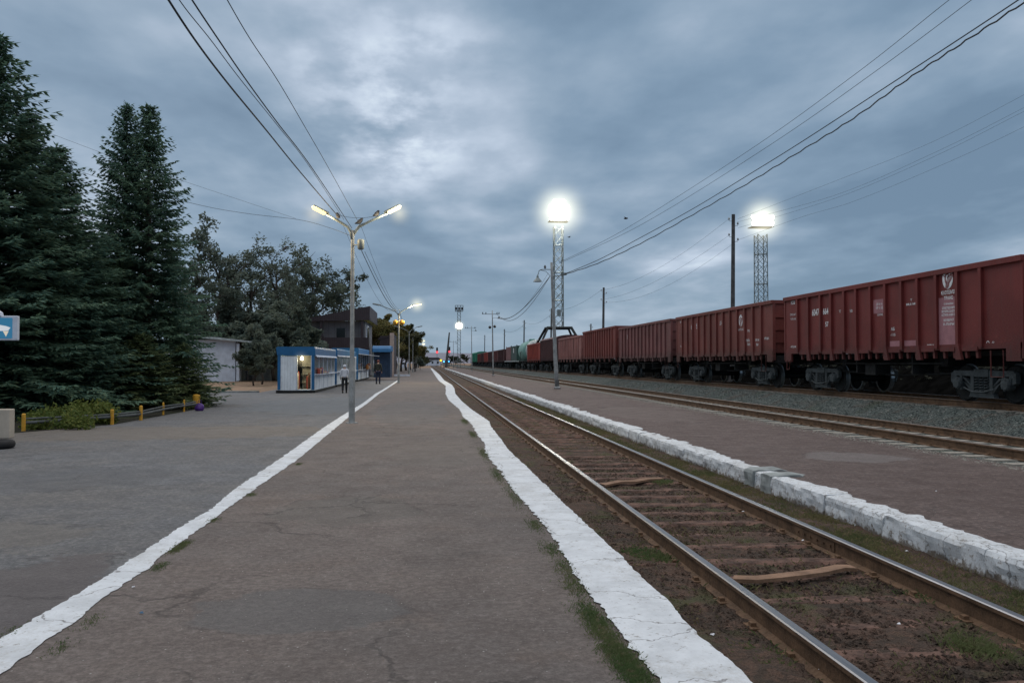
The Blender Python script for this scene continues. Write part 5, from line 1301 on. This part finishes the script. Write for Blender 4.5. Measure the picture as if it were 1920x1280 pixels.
mb = MB(); q0, q1 = P6(608, 634).x - xr, P6(683, 634).x - xr; mb.box(q0, q1 + .6, -1.2, -1.12, P6(640, 655).z, P6(640, 633).z); mb.box(q1 + .52, q1 + .6, -1.12, 0, P6(640, 655).z, P6(640, 633).z); mb.box(q0, q1 + .6, -1.12, 0, P6(640, 655).z - .1, P6(640, 655).z + .05); mb.build('balcony', M_brown, t)
mb = MB(); q0, q1 = P6(631, 634).x - xr, P6(647, 634).x - xr; mb.box(q0, q1, -.08, -.02, P6(640, 634).z, P6(640, 615).z); mb.build('balcony_door', M_dglass, t)
mb = MB(); mb.box(.0, .08, 2.0, 5.5, P6(690, 650).z, P6(690, 608).z); mb.build('side_window_panel', M_plaster, t)
mb = MB(); mb.box(.08, .14, 2.6, 4.9, P6(690, 632).z, P6(690, 612).z); mb.build('side_window', M_dglass, t)
mb = MB()
for u in (583, 608, 683): q = P6(u, 0).x - xr; mb.box(q - .15, q + .15, -1.15, -.85, 0, zw + .0)
mb.build('column', M_brown, t)
mb = MB(); q0, q1 = P6(584, 634).x - xr, P6(607, 634).x - xr; mb.box(q0, q1, -.2, -.01, 2.0, zb + 1.6); mb.build('stair_screen', M_brown, t)
# low shed roof between
p = P6(560, 648); t = thing('shed', 'low shed with a pale sloping roof between the kiosk and the dark building', 'shed', (p.x, 88, 0))
mb = MB(); mb.box(-2.6, 2.6, 0, 4, -.05, 2.9); mb.build('wall', M_gwall, t); mb = MB(); mb.prism([(-2.9, 2.9), (2.9, 3.55), (2.9, 3.65), (-2.9, 3.0)], -.4, 4.4, 'y'); mb.build('roof', M_roofl, t)
# white house
Y7 = 76.0; P7 = lambda u, v: aty(u, v, Y7)
x0, x1, x2_ = P7(396, 0).x, P7(447, 0).x, P7(480, 0).x
t = thing('white_house', 'small white walled house with a flat overhanging roof at the edge of the square', 'house', (x1, Y7, 0))
zt = P7(440, 637).z
mb = MB(); mb.box(x0 - x1 - 3, 0, 0, 7, -.1, zt); mb.build('wall', M_plaster, t)
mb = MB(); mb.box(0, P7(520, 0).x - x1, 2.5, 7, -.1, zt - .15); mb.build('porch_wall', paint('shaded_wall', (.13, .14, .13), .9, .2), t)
mb = MB(); xr_ = P7(482, 0).x - x1
mb.prism([(x0 - x1 - 3.4, P7(380, 622).z), (xr_, P7(482, 640).z), (xr_, P7(482, 643).z), (x0 - x1 - 3.4, P7(380, 628).z)], -.6, 7.4, 'y'); mb.box(xr_, P7(520, 0).x - x1, 1.8, 7.4, P7(500, 646).z, P7(500, 642).z); mb.build('roof', M_roofl, t)
mb = MB(); q = P7(453, 0).x - x1; mb.box(q - .12, q + .12, -.3, -.06, 0, P7(453, 640).z - .2); mb.build('porch_post', M_plaster, t)
mb = MB(); mb.box(.4, 1.3, 2.44, 2.5, 0, 2.1); mb.build('door', M_dglass, t)
mb = MB(); mb.box(-2.9, -2.1, -.05, -.01, 1.0, 2.0); mb.build('window', M_plaster, t)

# ------------------------------------------------------------------ low rail, posts, bollard, bag, sign
posts_uv = [(44, 808, 775), (210, 796, 767), (264, 788, 760), (306, 778, 754), (345, 772, 749)]
t = thing('low_rail_fence', 'low grey rail on yellow posts around the planted bed under the spruces', 'fence', (0, 0, 0)); pp = []
for i, (u, v, vt) in enumerate(posts_uv):
    b = gp(u, v, -.035); top = aty(u, vt, b.y); mb = MB(); r_ = .045 if i < 3 else .03
    mb.path([(b.x, b.y, -.05), (b.x, b.y, top.z - .02), (b.x, b.y, top.z)], [r_, r_, r_ * .7], 10); mb.build('post', M_yel, t); pp.append((b.x, b.y, top.z))
b = gp(366, 768, -.035); pp.append((b.x, b.y, .42))
for k, f_ in ((0, .42), (1, .62)):
    mb = MB(); ln = [(-14, 18.2, pp[0][2] * f_)] if False else []
    ln += [(x, y + .05, z * f_ + .02 * math.sin(i * 2 + k)) for i, (x, y, z) in enumerate(pp)]
    mb.path(ln, .038 if k == 0 else .022, 8); mb.build('rail', paint('grey_rail', (.07, .08, .085), .7, .3, 4), t)
b = gp(368, 766, -.035); t = thing('bollard', 'short thick yellow bollard at the end of the low rail', 'bollard', (b.x, b.y, -.035))
mb = MB(); zt_ = aty(370, 738, b.y).z; mb.lathe([(.12, 0), (.13, zt_ * .9), (.12, zt_), (.02, zt_ + .02)], n=16); mb.build('bollard_body', M_yel, t)
mb = MB(); mb.lathe([(.135, .1), (.135, .2)], n=16); mb.build('band', M_tim, t)
b = gp(376, 770, -.035); t = thing('bag', 'purple plastic bag on the ground against the yellow bollard', 'bag', (b.x, b.y - .1, -.035))
mb = MB(); n = 14; prof = [(.10, 0), (.15, .04), (.155, .12), (.12, .2), (.07, .25), (.03, .27)]
mb.lathe(prof, n=n); mb.v = [(x * (1 + .25 * n1(x * 9, y * 9, z * 7)), y * (1 + .2 * n1(x * 8, y * 9 + 4, z * 7)), z) for x, y, z in mb.v]; mb.build('bag_body', M_purple, t, smooth=True)
mb = MB(); mb.path([(-.04, 0, .25), (-.06, 0, .33), (0, 0, .37), (.06, 0, .33), (.04, 0, .25)], .01, 5); mb.build('handle', M_purple, t)
# ice cream style lightbox sign on stand
b = gp(0, 838, -.035); Ys = b.y; t = thing('advertising_stand', 'blue illuminated advertising box on a pole over a beige base at the left edge', 'sign', (b.x, Ys, -.035)); PS = lambda u, v: (aty(u, v, Ys).x - b.x, aty(u, v, Ys).z + .035)
xr_, zb_ = PS(18, 825); xr_, zt_ = PS(18, 767); mb = MB(); mb.box(xr_ - 1.0, xr_, 0, .22, .16, zt_); bevel(mb.build('base_box', M_beige, t), .02)
mb = MB(); mb.path([(xr_ - .5, .11, zt_), (xr_ - .5, .11, PS(0, 640)[1])], .04, 8); mb.path([(PS(1, 0)[0], .06, zt_), (PS(1, 0)[0], .06, PS(0, 638)[1])], .015, 6); mb.build('pole', M_galv, t)
xs1, za = PS(32, 638); _, zb_ = PS(32, 592); mb = MB(); mb.box(xs1 - 1.1, xs1, .0, .10, za, zb_); bevel(mb.build('sign_box', M_plaster, t), .015)
mb = MB(); mb.add([(xs1 - 1.06, -.006, za + .04), (xs1 - .09, -.006, za + .04), (xs1 - .09, -.006, zb_ - .04), (xs1 - 1.06, -.006, zb_ - .04)], [(0, 1, 2, 3)]); mb.build('sign_face', emit('sign_blue', (.05, .22, .40), .7), t, fix=False)
def blobp(nm, pts, mat, y_=-.012):
    mb = MB(); mb.add([(xs1 + a, y_, za + b_) for a, b_ in pts], [tuple(range(len(pts)))]); mb.build(nm, mat, t, fix=False)
hh_ = zb_ - za
blobp('picture_cloud', [(-.62, .5 * hh_), (-.5, .45 * hh_), (-.3, .38 * hh_), (-.16, .40 * hh_), (-.12, .52 * hh_), (-.2, .58 * hh_), (-.3, .62 * hh_), (-.42, .72 * hh_), (-.55, .66 * hh_)], emit('sign_white', (.62, .66, .72), .9))
blobp('picture_cone', [(-.2, .15 * hh_), (-.15, .38 * hh_), (-.26, .38 * hh_)], emit('sign_cream', (.65, .6, .5), .9), -.014)
mb = MB(); q = PS(-2, 592); mb.lathe([(.16, q[1] + .0), (.14, q[1] + .07), (.06, q[1] + .13), (.01, q[1] + .15)], (xs1 - .45, .05, 0), 'z', 14); mb.build('sign_cap', M_plaster, t)
bt = gp(2, 842, -.035); mb = MB(); N = 22
prof = [(.20 + .09 * math.cos(a), .085 + .085 * math.sin(a)) for a in [k * 2 * math.pi / 10 for k in range(11)]]
vs = []; 
for j in range(N):
    a = 2 * math.pi * j / N
    for r_, z_ in prof[:-1]: vs.append((r_ * math.cos(a), r_ * math.sin(a), z_))
mb.add(vs, [(j * 10 + i, j * 10 + (i + 1) % 10, ((j + 1) % N) * 10 + (i + 1) % 10, ((j + 1) % N) * 10 + i) for j in range(N) for i in range(10)])
tag(mb.build('tyre', M_tyre, smooth=True, loc=(gp(20, 842, -.035).x - .29, bt.y + .12, -.035)), 'old black tyre lying at the foot of the beige sign base', 'tyre')

# ------------------------------------------------------------------ people
def skin(name, nodes, edges, parent, mat, sub=2):
    me = bpy.data.meshes.new(name); me.from_pydata([n_[0] for n_ in nodes], edges, []); o = bpy.data.objects.new(name, me); C.objects.link(o)
    m = o.modifiers.new('s', 'SKIN'); m.use_smooth_shade = True
    for i, n_ in enumerate(nodes): 
        r_ = n_[1]; o.data.skin_vertices[0].data[i].radius = r_ if hasattr(r_, '__len__') else (r_, r_)
    o.data.skin_vertices[0].data[0].use_root = True
    m2 = o.modifiers.new('d', 'SUBSURF'); m2.levels = sub; m2.render_levels = sub
    dg = bpy.context.evaluated_depsgraph_get(); me2 = bpy.data.meshes.new_from_object(o.evaluated_get(dg)); bpy.data.objects.remove(o)
    me2.materials.clear(); me2.materials.append(mat); ob = link(name, me2, parent); return ob
def person(label, loc, h, rz, jacket, trous, hat, step=.14, bag=False, hood=False):
    t = thing('person', label, 'person', loc, 'people walking on the station square', rz); k = h / 1.72; t.scale = (k, k, k)
    # facing +Y (away) ; x to the right
    hp = [(0, 0, .95), (0, 0, 1.12), (0, .01, 1.32), (0, 0, 1.46), (0, .01, 1.53), (0, .03, 1.62), (0, .03, 1.70),
          (.10, 0, .90), (.11, step * .55, .50), (.11, step, .09), (.12, step + .13, .03),
          (-.10, 0, .90), (-.11, -step * .2, .50), (-.11, -step, .10), (-.12, -step + .12, .035),
          (.19, 0, 1.42), (.25, -.03, 1.16), (.25, .05, .92), (.25, .07, .84),
          (-.19, 0, 1.42), (-.25, .02, 1.16), (-.25, .10, .93), (-.25, .13, .85)]
    rr = [(.14, .10), (.13, .095), (.15, .10), (.08, .06), .055, (.075, .095), (.07, .08), .085, .06, .045, (.04, .035), .085, .06, .045, (.04, .035), .06, .045, .035, .035, .06, .045, .035, .035]
    E = [(0, 1), (1, 2), (2, 3), (3, 4), (4, 5), (5, 6), (0, 7), (7, 8), (8, 9), (9, 10), (0, 11), (11, 12), (12, 13), (13, 14), (3, 15), (15, 16), (16, 17), (17, 18), (3, 19), (19, 20), (20, 21), (21, 22)]
    b = skin('body', list(zip(hp, rr)), E, t, M_skin)
    # fingers joined into the hands as short chains within the same mesh part
    for s_, w_ in ((1, hp[18]), (-1, hp[22])):
        mb = MB()
        for q in range(4): mb.path([(w_[0], w_[1] - .02 + q * .015, w_[2]), (w_[0], w_[1] - .022 + q * .017, w_[2] - .05), (w_[0] - s_ * .012, w_[1] - .02 + q * .017, w_[2] - .08 + .005 * abs(q - 1))], [.009, .008, .006], 5)
        mb.path([(w_[0], w_[1] + .02, w_[2] + .02), (w_[0] - s_ * .01, w_[1] + .05, w_[2] - .02)], [.01, .008], 5)
        mb.build('hand', M_skin, t, smooth=True)
    up = [(0, 0, .93), (0, 0, 1.12), (0, .01, 1.32), (0, 0, 1.47), (.19, 0, 1.42), (.25, -.03, 1.16), (.25, .05, .91), (-.19, 0, 1.42), (-.25, .02, 1.16), (-.25, .10, .92)]
    ur = [(.185, .135), (.17, .125), (.185, .13), (.10, .08), .078, .062, .05, .078, .062, .05]
    skin('jacket', list(zip(up, ur)), [(0, 1), (1, 2), (2, 3), (3, 4), (4, 5), (5, 6), (3, 7), (7, 8), (8, 9)], t, jacket)
    lo = [(0, 0, .98), (.10, 0, .90), (.11, step * .55, .50), (.11, step, .12), (-.10, 0, .90), (-.11, -step * .2, .50), (-.11, -step, .13)]
    skin('trousers', list(zip(lo, [(.16, .12), .105, .08, .062, .105, .08, .062])), [(0, 1), (1, 2), (2, 3), (0, 4), (4, 5), (5, 6)], t, trous)
    for s_, q in ((1, hp[9]), (-1, hp[13])):
        mb = MB(); mb.prism([(q[1] - .08, 0), (q[1] + .18, 0), (q[1] + .19, .04), (q[1] + .05, .10), (q[1] + .04, .14), (q[1] - .07, .14)], q[0] - .05, q[0] + .05, 'x'); bevel(mb.build('shoe', M_black, t), .02)
    mb = MB(); mb.lathe([(.088, 1.60), (.10, 1.66), (.085, 1.73), (.04, 1.765), (.01, 1.77)] if not hood else [(.10, 1.50), (.115, 1.6), (.11, 1.69), (.06, 1.76), (.01, 1.775)], (0, .022, 0), 'z', 14); mb.build('hat' if not hood else 'hood', hat, t, smooth=True)
    mb = MB(); mb.lathe([(.004, .02), (.014, 0), (.02, -.02)], (0, .125, 1.60), 'z', 6); mb.build('nose', M_skin, t)
    if bag:
        mb = MB(); mb.box(.29, .37, -.08, .2, .86, 1.12); bevel(mb.build('handbag', M_black, t), .03)
    return t
M_wj = paint('white_jacket', (.56, .58, .64), .85, .12, 6); M_dk = paint('dark_trousers', (.016, .018, .022), .85, .3, 6); M_nv = paint('dark_blue_cloth', (.02, .025, .05), .85, .3, 6)
M_olive = paint('olive_jacket', (.035, .038, .03), .85, .3, 6); M_rcap = paint('reddish_hat', (.16, .05, .04), .85, .2, 6)
pw = gp(646, 736); person('woman in a white jacket, pale hat and dark trousers walking away beside the first kiosk', (pw.x, pw.y, -.03), 1.50, .1, M_wj, M_dk, M_wj, bag=True)
pw = aty(709, 680, 64); person('person in a dark olive jacket and navy trousers standing before the dark blue kiosk', (pw.x, 64, -.03), 1.80, -.1, M_olive, M_nv, M_rcap, .03, hood=False)
pw = aty(778.5, 680, 150); person('distant figure all in black walking on the far platform', (pw.x, 150, 0), 1.75, .2, M_dk, M_dk, M_dk, .12, hood=True)

# ------------------------------------------------------------------ birds
def bird(label, p, s=1.0, fly=False, rz=0):
    t = thing('bird', label, 'bird', tuple(p), None, rz); t.scale = (s, s, s)
    if fly:
        mb = MB(); mb.path([(0, -.13, 0), (0, -.06, .01), (0, .04, .01), (0, .12, .02), (0, .16, .015)], [.008, .04, .05, .03, .008], 8); mb.build('body', M_bird, t, smooth=True)
        mb = MB(); mb.add([(0, .06, .02), (.16, .06, .10), (.34, -.06, .05), (.14, -.05, .06), (0, -.06, .02), (-.16, .06, .10), (-.34, -.06, .05), (-.14, -.05, .06)], [(0, 1, 3, 4), (1, 2, 3), (0, 4, 7, 5), (5, 7, 6)]); mb.build('wing', M_bird, t, fix=False); return
    mb = MB(); mb.path([(-.16, 0, .02), (-.06, 0, .055), (0, 0, .09), (.05, 0, .13), (.075, 0, .175), (.10, 0, .185), (.135, 0, .18)], [.012, .04, .062, .052, .036, .026, .004], 8); mb.build('body', M_bird, t, smooth=True)
    mb = MB(); mb.path([(0, .02, .05), (.01, .02, 0)], .006, 4); mb.path([(0, -.02, .05), (.01, -.02, 0)], .006, 4); mb.build('leg', M_bird, t)
def armz(L, u, v): return aty(u, v, y1_)
bird('bird perched on the outer half of the right lamp arm', aty(706, 407.5, y1_), 1.0, rz=1.0); bird('bird perched near the fork of the right lamp arm', aty(674, 422, y1_), 1.0, rz=.8)
bird('bird perched on the left lamp arm beside the cables', aty(634, 411, y1_), .95, rz=2); bird('bird sitting on the arm of the bell lamp', aty(1022, 504.5, yP), 1.3, rz=1.5)
bird('small bird flying in the sky right of the nearest light tower', aty(1174, 410, 60), 1.3, True, .8); bird('tiny bird flying close under the glow of the nearest light tower', aty(1067, 445, 90), 1.1, True, 2)
bird('black bird sitting on the bare twigs of the thin tree', aty(534, 470, 70), 2.0, rz=1)

# ------------------------------------------------------------------ far things
p = aty(757, 688, 230); t = thing('van', 'distant white van parked beside the platform', 'van', (p.x, 230, -.03))
mb = MB(); mb.prism([(-.85, .3), (.85, .3), (.85, 1.2), (.72, 1.85), (-.72, 1.85), (-.85, 1.2)], 0, 4.2, 'y'); bevel(mb.build('body', M_plaster, t), .1)
mb = MB(); mb.prism([(-.72, 1.22), (.72, 1.22), (.62, 1.72), (-.62, 1.72)], -.02, .02, 'y'); mb.build('windscreen', M_dglass, t)
for sx_ in (-.78, .78):
    for yy__ in (.7, 3.4): mb = MB(); mb.lathe([(.2, -.1), (.32, -.1), (.32, .1), (.2, .1)], (sx_, yy__, .32), 'x', 14); mb.build('wheel', M_tyre, t)
    mb = MB(); mb.box(sx_ * .8 - .1, sx_ * .8 + .1, -.03, .01, .75, .92); mb.build('headlight', M_lampoff, t)
p = aty(788, 682, 190); plant_tree('shrub', 'dark round shrub beyond the distant black figure', fb_, (p.x, 190, -.1), (.55, .55, .48), 0, None, 'shrub')
# low far buildings and hills
p = aty(806, 675, 470); t = thing('far_building', 'long low pale building at the end of the line', 'building', (p.x, 470, 0))
mb = MB(); mb.box(-7, 6, 0, 10, 0, 3.4); mb.build('wall', M_plaster, t); mb = MB(); mb.prism([(-7.5, 3.4), (6.5, 3.4), (5, 4.6), (-6, 4.6)], -.4, 10.4, 'y'); mb.build('roof', M_brown, t)
mb = MB()
for q in (-5, -2, 1, 4): mb.box(q, q + 1, -.06, -.01, 1.2, 2.4)
mb.build('window', M_dglass, t)
mb = MB(); vs = []; N = 160
for i in range(N + 1):
    a = R(-75 + 150 * i / N); r_ = 3400; hz = 40 + 9 * n1(i * .06, 2) + 2.5 * n1(i * .4, 5) - 6 * abs(i / N - .42)
    x, y = r_ * math.sin(a), r_ * math.cos(a)
    vs += [(x * .7, y * .7, -.1), (x * .86, y * .86, hz * .55 + 3 * n1(i * .5, 1)), (x, y, hz + H)]
mb.add(vs, [(3 * i + j, 3 * i + 3 + j, 3 * i + 4 + j, 3 * i + 1 + j) for i in range(N) for j in range(2)])
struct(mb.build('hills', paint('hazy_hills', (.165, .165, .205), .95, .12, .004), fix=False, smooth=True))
ft = thing('far_tree', 'distant scrubby trees in front of the hills near the signals', 'trees')
bpy.data.objects.remove(ft)
rnd = random.Random(77)
for i, (u, v, Y) in enumerate([(796, 668, 420), (801, 671, 440), (870, 664, 420), (846, 667, 430), (854, 668, 440)]):
    top = aty(u, v, Y); labs = ['distant shrubby tree beside the end of the tree row', 'small distant tree just right of the shrubby one at the tree row end', 'distant tree at the foot of the far light tower', 'distant tree just right of the right red signal', 'distant low tree between signal and far tower']
    plant_tree('broadleaf_tree', labs[i], dy[1], (top.x, Y, -.1), (.8, .8, top.z / 9), i, 'trees in the far distance')
# litter
rnd = random.Random(4)
LM = paint('litter_white', (.65, .66, .7), .7, .1, 20); LB = paint('litter_blue', (.05, .12, .2), .6, .1)
for lab, u, v, z_, m in [('white paper scrap on the dirt at the bottom, nearest to the white edge', 1412, 1265, -.24, LM), ('white scrap near the near rail in the bottom right', 1538, 1255, -.24, LM), ('small pale paper scrap between white edge and near rail', 1335, 1190, -.24, LM), ('blue litter scrap on the platform at lower left', 265, 1149, .006, LB), ('pale scrap on the platform near the left white line', 250, 1101, .006, LM), ('white scrap beside the far rail', 1505, 1013, -.22, LM), ('small pale scrap lying inside the far rail', 1393, 959, -.22, LM), ('bluish white scrap between the rails', 1685, 1169, -.22, LM), ('white scrap on the far platform right of the kerb', 1755, 921, -.0, LM), ('pale scrap in front of the far kerb', 1700, 1033, -.24, LM)]:
    p = gp(u, v, z_); mb = MB(); s_ = .016 if z_ < -.1 else .014; a = rnd.random() * 3
    vs = [(math.cos(a + k * 1.57) * s_ * rnd.uniform(.7, 1.5), math.sin(a + k * 1.57) * s_ * rnd.uniform(.6, 1.2), rnd.uniform(.0, .008)) for k in range(4)]
    mb.add(vs + [(x * .5 + .003, y * .5, z + .007) for x, y, z in vs], [(0, 1, 2, 3), (4, 5, 6, 7), (0, 1, 5, 4), (1, 2, 6, 5), (2, 3, 7, 6), (3, 0, 4, 7)])
    tag(mb.build('litter', m, loc=tuple(p)), lab, 'litter', 'scraps of litter')
S.cycles.volume_max_steps = 64; S.cycles.volume_step_rate = 1.0
S.cycles.max_bounces = 6; S.cycles.use_denoising = True
